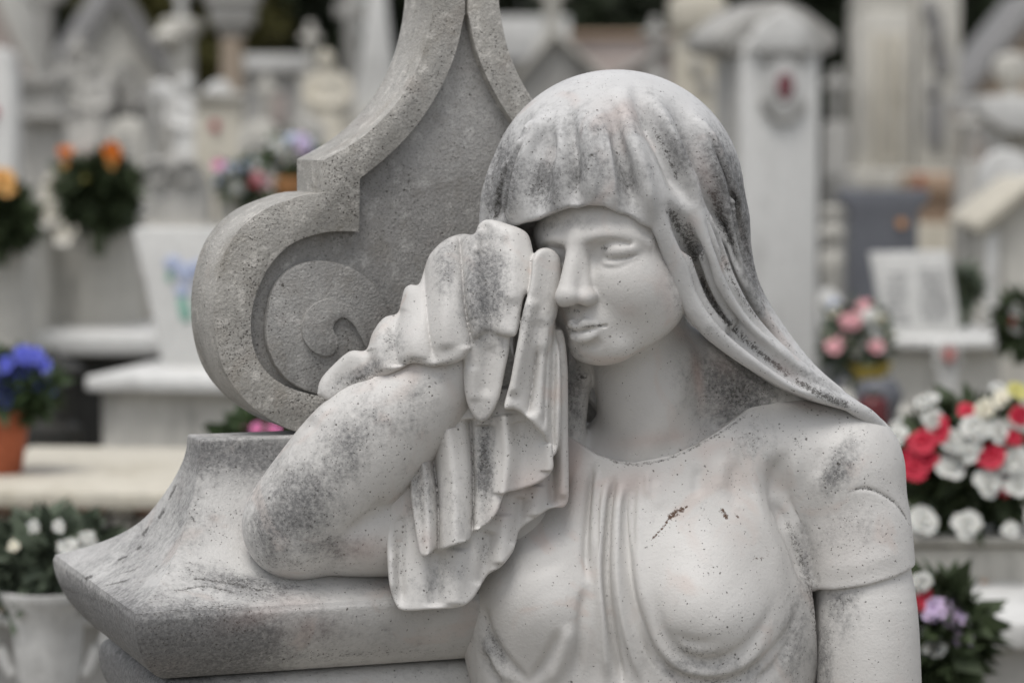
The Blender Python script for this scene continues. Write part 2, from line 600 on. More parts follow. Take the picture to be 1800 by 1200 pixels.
# ------------------------------------------------------------------ ground
def ground_mat():
    m, nt, b = new_mat('cemetery_gravel', 0.9, 0.2)
    g = G(nt)
    n1, n2 = g.noise(3, 5, 0.6), g.noise(60, 4, 0.7)
    c = g.mix(g.ramp(n1, 0.35, 0.65), (0.21, 0.195, 0.17), (0.31, 0.295, 0.265))
    c = g.mix(g.ramp(n2, 0.45, 0.7), c, (0.15, 0.135, 0.115))
    g.set(b, 'Base Color', c)
    g.set(b, 'Normal', g.bump(n2, 0.6, 0.01))
    return m
gm = bpy.data.meshes.new('ground')
S_ = 250
gm.from_pydata([(-S_, -S_, 0), (S_, -S_, 0), (S_, S_, 0), (-S_, S_, 0)], [], [(0, 1, 2, 3)])
tag(link_mesh('ground', gm, ground_mat(), smooth=False), kind='structure')

# ------------------------------------------------------------------ the carved headstone behind the figure
YAW = math.radians(20)
TX = Vector((math.cos(YAW), math.sin(YAW), 0))     # along its front, to the right
TN = Vector((math.sin(YAW), -math.cos(YAW), 0))    # out of its front
P0 = Vector(to_world([lift((353, 772, 0))])[0])    # front left corner of the shelf top
BASE = Vector((P0.x, P0.y, 0))
stone = empty('scrolled_headstone', BASE, YAW)
tag(stone, 'grey lichen-speckled headstone with carved scroll standing behind the veiled statue', 'headstone')

def on_face(u, v, back=0.0):
    """where the sight line (u, v) meets the headstone's front plane -> local (x, z)"""
    d = (VIEW * DIST + RIGHT * ((u - 900) * PX) + UP * ((600 - v) * PX))
    q = P0 - TN * back
    t = (q - EYE).dot(TN) / d.dot(TN)
    h = EYE + d * t - BASE
    return h.dot(TX), h.z

def prism(name, loop, y0, y1, mat, parent, bevel=0.002, holes=None):
    """outline (x, z) extruded from y0 (front) to y1 (back) in the parent's frame"""
    bm = bmesh.new()
    f0 = [bm.verts.new((x, y0, z)) for x, z in loop]
    f1 = [bm.verts.new((x, y1, z)) for x, z in loop]
    n = len(loop)
    for i in range(n):
        bm.faces.new((f0[i], f0[(i + 1) % n], f1[(i + 1) % n], f1[i]))
    bm.faces.new(f0[::-1]); bm.faces.new(f1)
    bmesh.ops.recalc_face_normals(bm, faces=bm.faces)
    if bevel:
        ed = [e for e in bm.edges if len(e.link_faces) == 2 and e.calc_face_angle(0) > 0.6]
        bmesh.ops.bevel(bm, geom=ed, offset=bevel, segments=2, affect='EDGES', profile=0.5, clamp_overlap=True)
    me = bpy.data.meshes.new(name)
    bm.to_mesh(me); bm.free()
    o = link_mesh(name, me, mat, parent, smooth=False)
    me.polygons.foreach_set('use_smooth', np.ones(len(me.polygons), dtype=bool))
    try: me.set_sharp_from_angle(angle=math.radians(38))
    except Exception: pass
    return o

def Z(pts, ox=320, oy=0, s=0.65):
    return [(ox + a * s, oy + b * s) for a, b in pts]

BK = 12 * PX
outer = Z([(686, -60), (684, 0), (674, 70), (650, 160), (605, 250), (545, 325), (470, 388), (385, 436)])
notch = Z([(385, 438), (385, 525)])
vol_o = Z([(385, 525), (345, 528), (300, 540), (220, 573), (160, 622), (120, 685), (97, 765), (90, 850), (97, 930), (120, 1008), (160, 1068), (220, 1122), (300, 1165), (380, 1180)])
inner_c = Z([(767, 45), (742, 150), (700, 245), (640, 340), (565, 420), (483, 487)])
inner_v = Z([(483, 630), (440, 628), (380, 633), (300, 662), (242, 720), (205, 795), (190, 870), (198, 945), (230, 1005), (285, 1046), (370, 1072), (450, 1075)])
axis_u = 820
def fl(pts, n=6, smooth=True):
    p = spline(pts, n) if smooth else pts
    return [on_face(u, v, BK) for u, v in p]
top_z = max(z for _, z in fl(outer, smooth=False))
AX = on_face(axis_u, 30, BK)[0]
oL = fl(outer); nL = fl(notch, smooth=False); vL = fl(vol_o)
iC = fl(inner_c); iV = fl(inner_v)
zb = P0.z                                             # shelf top
left_outline = oL + nL[1:] + vL[1:]
left_outline = [(x, max(z, zb)) for x, z in left_outline]
mir = lambda L: [(2 * AX - x, z) for x, z in L]
sym = left_outline + [(AX - 0.14, zb)]
full = sym + mir(sym)[::-1]
Y0 = BK
body_t = 0.088
prism('panel', full, Y0 + 0.012, Y0 + body_t, M_PED, stone, 0.0025)
# raised rim: the sweep above, then the outer band of the scroll
def clampz(L): return [(x, max(z, zb + 0.001)) for x, z in L]
rim = clampz(oL + nL[1:] + vL[1:] + iV[::-1] + [on_face(635, 316, BK)] + iC[::-1][1:] + [(AX, iC[0][1]), (AX, top_z)])
# widen the rim by a hair so that its sides never share a plane with the panel
cx = AX
prism('rim', [(x - 0.0012, z + 0.0008) for x, z in rim], Y0, Y0 + body_t - 0.002, M_RIM, stone, 0.003)
prism('rim', [(x + 0.0012, z + 0.0008) for x, z in mir(rim)][::-1], Y0, Y0 + body_t - 0.002, M_RIM, stone, 0.003)
# the scroll's inner coil and eye
coil = Z([(232, 850), (245, 790), (280, 740), (330, 712), (385, 706), (440, 716), (495, 745), (540, 795), (565, 860), (570, 930), (545, 1000), (490, 1050), (420, 1072), (350, 1062), (290, 1030), (250, 980), (230, 915)])
cl = fl(coil + [coil[0]])[:-1]
coil_o = prism('scroll_coil', cl, Y0 + 0.0030, Y0 + 0.03, M_PED, stone, 0.0025)
prism('scroll_coil', mir(cl)[::-1], Y0 + 0.0030, Y0 + 0.03, M_PED, stone, 0.0025)
eye = Z([(323, 880), (335, 845), (365, 818), (400, 809), (440, 822), (472, 850), (494, 892), (502, 945), (484, 912), (462, 876), (436, 858), (416, 868), (408, 890), (419, 912), (421, 935), (408, 955), (385, 962), (355, 950), (330, 920)])
el = fl(eye + [eye[0]], 4)[:-1]
prism('scroll_eye', el, Y0 - 0.0012, Y0 + 0.03, M_PED, coil_o, 0.0018)

# the shelf the elbow rests on: a flared block, its plan offset along a moulded profile
def shelf(name, prof, L0, D0, mat, parent, z_top):
    """prof: (offset, drop) in metres from the top rectangle (L0 long, D0 deep)"""
    V, F = [], []
    nseg = 230
    for e, h in prof:
        x0, x1, y0, y1 = -e * .95, L0 + e * .95, -e * 1.35, D0 + e * 1.95
        ring = []
        for i in range(nseg): ring.append((x0 + (x1 - x0) * i / nseg, y0))
        for i in range(nseg): ring.append((x1, y0 + (y1 - y0) * i / nseg))
        for i in range(nseg): ring.append((x1 - (x1 - x0) * i / nseg, y1))
        for i in range(nseg): ring.append((x0, y1 - (y1 - y0) * i / nseg))
        V += [(x, y, z_top - h) for x, y in ring]
    m = nseg * 4
    for r in range(len(prof) - 1):
        for i in range(m):
            F.append((r * m + i, (r + 1) * m + i, (r + 1) * m + (i + 1) % m, r * m + (i + 1) % m))
    F.append(tuple(range(m))); F.append(tuple(range((len(prof) - 1) * m, len(prof) * m))[::-1])
    me = bpy.data.meshes.new(name)
    me.from_pydata(V, [], F)
    bm = bmesh.new(); bm.from_mesh(me)
    bmesh.ops.recalc_face_normals(bm, faces=bm.faces)
    bm.to_mesh(me); bm.free()
    o = link_mesh(name, me, mat, parent)
    try: me.set_sharp_from_angle(angle=math.radians(50))
    except Exception: pass
    return o
pr = spline([(0, 4), (2, 30), (10, 62), (26, 103), (55, 160), (88, 198), (130, 230), (178, 258)], 14)
pr2 = spline([(183, 263), (185, 275), (180, 305), (165, 340), (140, 372), (112, 390)], 12)
prof = [(-6, 0), (-2, 1)] + [tuple(p) for p in pr] + [(182, 259.5)] + [tuple(p) for p in pr2] + [(100, 391)]
sh = shelf('shelf', [(e * PX, h * PX) for e, h in prof], 0.50, 0.05, M_BLOCK, stone, zb)
pr3 = spline([(84, 394), (104, 398), (118, 412), (122, 440), (112, 480), (80, 520)], 5)
bm_ = shelf('base_moulding', [(e * PX, h * PX) for e, h in [(80, 393)] + [tuple(p) for p in pr3] + [(60, 540), (50, 700)]], 0.50, 0.05, M_BLOCK, stone, zb)
shelf('pier', [(e * PX, h * PX) for e, h in [(40, 699), (44, 703), (44, 1900), (110, 1905), (110, zb / PX)]], 0.50, 0.05, M_BLOCK, stone, zb)

def local_px(o):
    co = np.empty(len(o.data.vertices) * 3, dtype=np.float32); o.data.vertices.foreach_get('co', co)
    co = co.reshape(-1, 3).astype(np.float64)
    c, s_ = math.cos(YAW), math.sin(YAW)
    Wd = np.stack((co[:, 0] * c - co[:, 1] * s_ + BASE.x, co[:, 0] * s_ + co[:, 1] * c + BASE.y, co[:, 2] + BASE.z), 1)
    return world_px(Wd)
put_attrs(sh, attrs(local_px(sh),
    grime_and_shade=[(130, 1080, 150, 60, 25, 1), (230, 1130, 110, 80, 20, 1), (350, 1130, 150, 70, 0, .95), (250, 960, 120, 60, -35, .3), (520, 1110, 110, 50, 0, .3), (360, 800, 60, 40, 0, .6), (440, 800, 120, 40, 0, .55), (320, 900, 30, 90, 15, .35), (430, 1030, 110, 26, 12, .5)],
    speck_and_shade=[(420, 1025, 70, 16, 14, .55), (500, 1030, 100, 14, 4, .5), (360, 1010, 60, 24, 20, .3), (300, 1120, 130, 60, 10, .32), (390, 1100, 70, 30, 0, .42), (260, 935, 50, 20, -35, .4), (640, 1030, 60, 12, 0, .4), (600, 1150, 200, 8, -3, .5)],  # bands below the elbow add its painted contact shadow to the dirt
    lines=[([(90, 1025), (160, 1050), (250, 1078)], 5, .6), ([(148, 1017), (163, 1012)], 4, 1.0), ([(250, 942), (262, 925)], 4, 1.0), ([(240, 966), (250, 958)], 4, .95), ([(278, 912), (290, 893)], 4, .95), ([(255, 1080), (350, 1068), (440, 1064)], 5, .6), ([(330, 900), (345, 920)], 3, .8), ([(365, 900), (395, 896), (425, 900)], 5, .5), ([(296, 880), (310, 850)], 3, .9), ([(205, 985), (226, 976)], 3, .9), ([(180, 1030), (230, 1018)], 2.5, .8), ([(300, 1040), (360, 1030), (420, 1044)], 3, .8), ([(330, 1015), (400, 1024), (470, 1040)], 3, .8), ([(200, 1010), (240, 1000)], 2.5, .7), ([(130, 1040), (170, 1120)], 5, .45), ([(200, 1070), (250, 1160)], 6, .45)],
    pink=[(460, 1080, 70, 20, -15, .35), (540, 1100, 60, 30, 0, .25), (520, 1060, 50, 16, 0, .3)]))
put_attrs(bm_, attrs(local_px(bm_), grime_and_shade=[(200, 1190, 160, 60, 0, .8)], speck_and_shade=[(300, 1185, 200, 12, -3, .5)]))

# ------------------------------------------------------------------ the mourning figure
statue = empty('mourning_statue', (0.0, 0.05, 0.62))
tag(statue, 'weathered marble statue of a veiled weeping woman drying her eyes with a cloth', 'statue')

def head_axes(yaw, pitch, roll):
    t, p, r = (math.radians(q) for q in (yaw, pitch, roll))
    a = np.array((math.cos(t), 0, math.sin(t)))
    c = np.array((-math.sin(t), 0, math.cos(t)))
    b = np.array((0, -1.0, 0))
    c, b = c * math.cos(p) - b * math.sin(p), b * math.cos(p) + c * math.sin(p)
    Rr = np.array(((math.cos(r), math.sin(r), 0), (-math.sin(r), math.cos(r), 0), (0, 0, 1)))
    return (Rr @ np.stack((a, b, c), 1))

HR = head_axes(37, 8, 3)
EYE_L = np.array((68.0, 0, 132.0))
HO = lift((1083, 446, 200)) - HR @ EYE_L
def hl(a, b, c):
    return HO + HR @ np.array((a, b, c), dtype=float)

def face():
    c = Carve((890, 300, -150), (1420, 860, 262), 1.75)
    E = lambda p, r, k, how='+': c.ell(hl(*p), r, k, how, R=HR, raw=True)
    T = lambda pts, r, k, how='+', sm=5: c.chain([hl(*p) for p in pts], r, k, how, sm=sm, raw=True)
    E((0, 30, -20), (124, 130, 140), 0)
    E((0, 46, 56), (116, 78, 92), 30)             # forehead
    E((-74, 34, 60), (62, 42, 60), 34)
    E((0, -52, 40), (118, 128, 112), 30)          # mid face
    for s in (-1, 1):
        T([(s * 100, -60, 20), (s * 84, -108, 50), (s * 36, -152, 108)], (36, 38, 32), 34)   # jaw
        E((s * 66, -62, 96), (50, 56, 48), 40)    # cheek
    E((0, -156, 116), (36, 32, 36), 30)           # chin
    E((0, -112, 124), (46, 40, 44), 26)           # muzzle
    for s in (-1, 1):
        E((s * 64, 4, 164), (46, 21, 35), 22, '-')   # socket
        E((s * 27, -4, 170), (14, 24, 24), 18, '-')
    for s in (-1, 1):
        T([(s * 12, 30, 146), (s * 46, 35, 142), (s * 84, 27, 116), (s * 104, 10, 88)], (7, 7, 7, 5), 22)
        E((s * 66, 4, 110), (34, 20, 31), 9)      # lids
        T([(s * 37, -9, 131), (s * 52, -15, 139), (s * 74, -17, 133), (s * 94, -12, 114)], (1.5, 3.4, 3.4, 1.5), 7)
        T([(s * 35, -6, 137), (s * 54, -10, 144), (s * 76, -11, 139), (s * 98, -7, 117)], (2.6, 3.4, 3.4, 2.2), 1.2, '-')
        E((s * 31, -2, 164), (11, 14, 26), 10, '-')
        T([(s * 28, 17, 149), (s * 58, 23, 149), (s * 90, 13, 121)], (2.4, 3, 2), 9, '-')
    T([(0, 34, 142), (0, 6, 157), (0, -28, 177), (0, -55, 193)], (13, 14.5, 16, 18), 16)   # nose
    for s in (-1, 1):
        T([(s * 6, 8, 146), (s * 13, -32, 160), (s * 20, -62, 171)], (9, 11, 13), 14)
    E((0, -60, 194), (21, 16, 17), 8)
    for s in (-1, 1):
        E((s * 24, -67, 171), (13, 12, 17), 12)
        E((s * 11, -79, 181), (7, 4, 11), 3, '-')
    # lips
    T([(-33, -118, 148), (-15, -110, 168), (0, -113, 174), (15, -110, 168), (33, -118, 148)], (3, 9, 9, 9, 3), 4)
    T([(-28, -126, 150), (-12, -133, 167), (12, -133, 167), (28, -126, 150)], (4, 10, 10, 4), 4)
    T([(-40, -119, 150), (-18, -121, 177), (0, -122, 182), (18, -121, 177), (40, -119, 150)], (3, 3.4, 3.4, 3.4, 3), 2, '-')
    T([(-20, -149, 160), (20, -149, 160)], (6, 6), 12, '-')
    T([(0, -94, 172), (0, -104, 175)], (4, 5), 9, '-')
    # neck and the root of the shoulders
    c.chain([(1110, 560, -10), (1130, 660, 0), (1145, 760, -25), (1150, 860, -60)], (92, 88, 92, 98), 30)
    c.chain([(1200, 630, 30), (1165, 710, 52), (1135, 780, 46), (1120, 830, 30)], (14, 16, 16, 12), 34)
    c.ell((1170, 838, -46), (250, 108, 82), 40)
    c.chain([(1170, 640, -50), (1270, 690, -60), (1400, 740, -60)], (80, 80, 60), 30)
    c.ell((1022, 662, 20), (15, 12, 14), 4)                     # a knot of hair
    c.chain([(1030, 600, -10), (1020, 655, 10), (1005, 740, 0), (1000, 800, 0)], (30, 22, 26, 30), 14)
    return c.mesh(1)

def arms():
    c = Carve((400, 380, -150), (1000, 1060, 260), 2.5)
    c.chain([(522, 922, 85), (566, 868, 98), (642, 786, 112), (738, 700, 125), (812, 622, 130)], (95, 101, 105, 86, 64), 0, sm=16)
    c.chain([(528, 916, 80), (700, 920, 45), (900, 900, -10)], (92, 92, 96), 14, sm=16)
    c.chain([(812, 622, 125), (845, 520, 105), (880, 440, 95)], (60, 50, 40), 20)
    V, Q = c.mesh(4)
    V = chisel(V, Q, [
        ([(455, 870), (446, 930), (462, 985)], 9, -4, 'g', .3), ([(485, 850), (470, 910), (476, 970)], 10, 4, 'g', .3),
        ([(500, 860), (492, 920), (500, 960)], 8, -3, 'g', .3), ([(560, 740), (520, 790), (490, 850)], 10, 4, 'g', .3),
        ([(585, 705), (545, 750)], 12, 7, 'g', .4), ([(545, 725), (525, 760)], 7, -5, 'g', .4),
        ([(600, 950), (650, 910), (690, 870)], 12, -9, 'g', .3)])
    d = Carve((1370, 740, -170), (1660, 1330, 120), 3)
    d.chain([(1500, 850, -35), (1515, 1000, -28), (1523, 1100, -22), (1532, 1330, -10)], (84, 86, 92, 92), 0)
    d.chain([(1440, 960, -110), (1440, 1100, -100), (1445, 1330, -90)], (50, 60, 62), 10)
    return V, Q, *d.mesh(1)

def veil():
    c = Carve((820, 100, -270), (1600, 800, 290), 2.5)
    c.ell((1082, 345, -12), (226, 222, 235))
    c.chain([(1240, 410, -20), (1276, 515, -10), (1340, 604, -5), (1428, 684, -10), (1525, 748, -40), (1560, 800, -80)], (76, 62, 50, 33, 22, 20), 40)
    c.chain([(1000, 380, -60), (960, 480, -80), (980, 620, -100)], (110, 90, 80), 30)
    c.chain([(1146, 330, 172), (1164, 390, 178), (1187, 450, 165), (1209, 508, 148), (1230, 548, 138), (1262, 584, 128), (1316, 626, 112), (1384, 668, 82), (1454, 700, 50), (1525, 733, 10), (1570, 790, -50)],
            (14, 24, 25, 24, 23, 22, 20, 18, 16, 15, 14), 12)
    c.chain([(1180, 270, 168), (1216, 352, 172), (1243, 420, 158), (1268, 492, 136), (1300, 552, 112), (1345, 606, 88), (1405, 655, 56), (1475, 697, 18), (1530, 730, -20)],
            (8, 18, 23, 24, 23, 22, 19, 13, 8), 12)
    c.chain([(1230, 270, 108), (1268, 365, 112), (1292, 450, 88), (1318, 528, 62), (1356, 590, 40), (1412, 648, 14), (1470, 690, -10)], (12, 17, 19, 19, 18, 14, 9), 12)
    c.chain([(928, 250, 112), (898, 300, 100), (884, 350, 84), (880, 400, 70), (884, 460, 50)], (12, 18, 22, 22, 22), 12)
    c.chain([(900, 270, 40), (874, 340, 20), (868, 420, 10), (880, 520, 0)], (20, 26, 26, 26), 20)
    z0 = height([(0, 0, -110)])
    c.slab([(905, 560), (900, 440), (896, 408), (904, 397), (922, 391), (948, 386), (972, 376), (1000, 367), (1016, 368), (1036, 362), (1060, 365), (1084, 377), (1104, 383), (1124, 397), (1142, 403), (1152, 424), (1166, 462), (1188, 525), (1206, 560), (1240, 598), (1300, 640), (1370, 680),
            (1440, 708), (1500, 724), (1540, 750), (1600, 800), (1200, 800), (905, 800)], z0, None, how='-', k=7, edge=2, smooth_poly=False, zp=150)
    V, Q = c.mesh(1)
    V = chisel(V, Q, [
        ([(1003, 175), (1006, 235), (1012, 300), (1008, 385)], 15, -21, 'g', .35),
        ([(1030, 185), (1042, 290), (1042, 380)], 18, 13, 'g', .3), ([(985, 195), (976, 280), (975, 385)], 12, 8, 'g', .3), ([(1066, 210), (1078, 300), (1080, 385)], 13, 9, 'g', .3),
        ([(975, 200), (958, 262), (948, 325), (944, 390)], 18, -22, 'g', .35),
        ([(968, 190), (926, 255), (906, 325), (902, 410)], 12, 24, 'g', .25),
        ([(940, 190), (898, 262), (878, 335), (872, 410)], 12, -28, 'g', .25),
        ([(1062, 165), (1088, 235), (1106, 310), (1116, 395)], 15, -24, 'g', .35),
        ([(1090, 190), (1122, 270), (1140, 340), (1148, 400)], 13, 16, 'g', .3),
        ([(1104, 150), (1142, 215), (1170, 268), (1194, 325), (1214, 375)], 15, -30, 'g', .3),
        ([(1140, 165), (1184, 235), (1214, 305), (1238, 370)], 12, 16, 'g', .3),
        ([(1164, 160), (1212, 232), (1248, 315), (1276, 400), (1298, 460), (1316, 512)], 13, -34, 'g', .3),
        ([(1174, 345), (1203, 412), (1228, 462), (1243, 512), (1282, 567), (1340, 619), (1400, 665), (1455, 694)], 12, -24, 'g', .15),
        ([(1234, 350), (1264, 432), (1292, 505), (1337, 567), (1392, 622)], 10, -13, 'g', .3),
        ([(1206, 180), (1256, 262), (1288, 345), (1306, 420)], 11, 14, 'g', .3),
        ([(1232, 205), (1284, 310), (1308, 420), (1332, 512)], 9, -18, 'g', .3),
        
        ([(1060, 172), (1120, 162)], 24, 5, 'g', .4), ([(898, 220), (870, 285), (858, 350)], 8, -10, 'g', .3), ([(880, 245), (862, 310)], 6, -6, 'g', .3)])
    return relax(V, Q, .4), Q

def dress():
    c = Carve((780, 640, -230), (1660, 1300, 230), 2.6)
    c.ell((1150, 1080, -45), (300, 390, 158))
    c.chain([(860, 890, -30), (1000, 825, -30), (1130, 815, -28), (1260, 795, -28), (1380, 780, -36), (1480, 815, -40)], (78, 80, 82, 84, 84, 96), 36)
    c.ell((960, 1090, -30), (150, 230, 120), 60)
    c.ell((1150, 1290, 10), (250, 120, 110), 60)
    c.ell((1478, 828, -42), (108, 115, 104), 30)
    c.chain([(1488, 840, -38), (1505, 930, -32), (1517, 1060, -26)], (97, 98, 96), 20, sm=12)
    z0 = height([(0, 0, -200)])
    c.slab([(985, 745), (1003, 768), (1050, 799), (1085, 810), (1115, 812), (1180, 800), (1225, 781), (1262, 759), (1330, 711), (1385, 680), (1385, 600), (985, 600)], z0, None, how='-', k=3, edge=2, smooth_poly=False, zp=60)
    z1 = height([(0, 0, -400)])
    c.slab([(1424, 1037), (1470, 1034), (1520, 1026), (1570, 1013), (1612, 999), (1690, 970), (1690, 1330), (1462, 1330), (1447, 1215), (1434, 1110)], z1, None, how='-', k=2.5, edge=2, smooth_poly=False, zp=40)
    V, Q = c.mesh(2)
    V = chisel(V, Q, [([(1236, 1062), (1246, 1072)], 122, 58, 'g', 0), ([(948, 1050), (958, 1060)], 92, 46, 'g', 0), ([(1240, 1090), (1246, 1096)], 60, 12, 'g', 0), ([(1330, 830), (1340, 900)], 60, 8, 'g', 0)])
    V = chisel(V, Q, [
        ([(1042, 805), (1035, 880), (1030, 960), (1034, 1030)], 7, -11, 'g', .25), ([(1052, 815), (1045, 900), (1042, 990)], 5, 6, 'g', .25), ([(1118, 825), (1114, 900), (1118, 980)], 5, -5, 'g', .3), ([(1140, 822), (1136, 880)], 6, 4, 'g', .35), ([(1000, 830), (992, 900)], 8, -5, 'g', .35),
        ([(1018, 790), (1010, 880), (1000, 960)], 14, 4, 'g', .3),
        ([(1066, 835), (1056, 930), (1052, 1010), (1060, 1100), (1070, 1210)], 9, 11, 'g', .15),
        ([(1080, 830), (1071, 940), (1069, 1020), (1080, 1120), (1097, 1210)], 6, -14, 'g', .12),
        ([(1093, 840), (1086, 930), (1086, 1020), (1101, 1110), (1132, 1210)], 8, 10, 'g', .15),
        ([(1106, 840), (1103, 950), (1111, 1040), (1131, 1110), (1165, 1180)], 8, -14, 'g', .15),
        ([(1124, 870), (1122, 960), (1130, 1040), (1150, 1110)], 10, 4, 'g', .3),
        ([(1030, 1020), (1022, 1100), (1010, 1200)], 10, -9, 'g', .25),
        ([(1002, 1090), (990, 1150), (960, 1210)], 12, 7, 'g', .25), ([(985, 1100), (965, 1150), (930, 1205)], 9, -8, 'g', .3),
        ([(1148, 1020), (1163, 1100), (1198, 1150), (1250, 1162), (1302, 1142), (1345, 1092), (1368, 1030)], 10, -7, 'g', .35),
        ([(1172, 1100), (1200, 1124), (1236, 1130), (1270, 1120)], 11, -5, 'g', .4),
        ([(1142, 1060), (1155, 1125), (1195, 1172), (1255, 1182), (1315, 1160), (1362, 1105)], 9, 7, 'g', .3),
        ([(1128, 1090), (1148, 1150), (1195, 1193), (1270, 1202), (1330, 1175), (1388, 1110), (1408, 1040)], 9, -10, 'g', .25),
        ([(1400, 1100), (1370, 1160), (1320, 1210)], 10, -8, 'g', .3), 
        ([(846, 1050), (858, 1110), (890, 1160), (935, 1205)], 8, -9, 'g', .25),
        ([(850, 1120), (870, 1165), (905, 1205)], 8, 7, 'g', .3), ([(845, 1140), (862, 1180), (880, 1210)], 7, -8, 'g', .3),
        ([(1362, 870), (1385, 925), (1405, 970), (1418, 1015), (1422, 1040)], 12, -20, 'g', .3),
        ([(1380, 785), (1362, 840), (1368, 890), (1390, 940)], 14, -12, 'g', .3),
        ([(1330, 770), (1322, 830), (1334, 900), (1365, 980), (1385, 1050)], 14, 8, 'g', .3),
        ([(1410, 760), (1398, 830), (1405, 900), (1420, 960)], 13, 7, 'g', .35), ([(1445, 780), (1432, 850)], 12, -4, 'g', .4),
        ([(1300, 790), (1290, 850), (1296, 910)], 13, -5, 'g', .35), ([(1270, 800), (1262, 870)], 12, 4, 'g', .35),
        ([(1228, 815), (1222, 880)], 10, -4, 'g', .35), ([(1150, 840), (1160, 900)], 12, 3, 'g', .35),
        ([(1490, 863), (1520, 858), (1550, 868), (1580, 890), (1600, 925)], 2.6, -4, 'v', .2),
        ([(1440, 1000), (1500, 995), (1590, 970)], 16, 2, 'g', .2),
        ([(900, 1010), (935, 1000), (1000, 985)], 12, -3, 'g', .35)])
    return V, Q

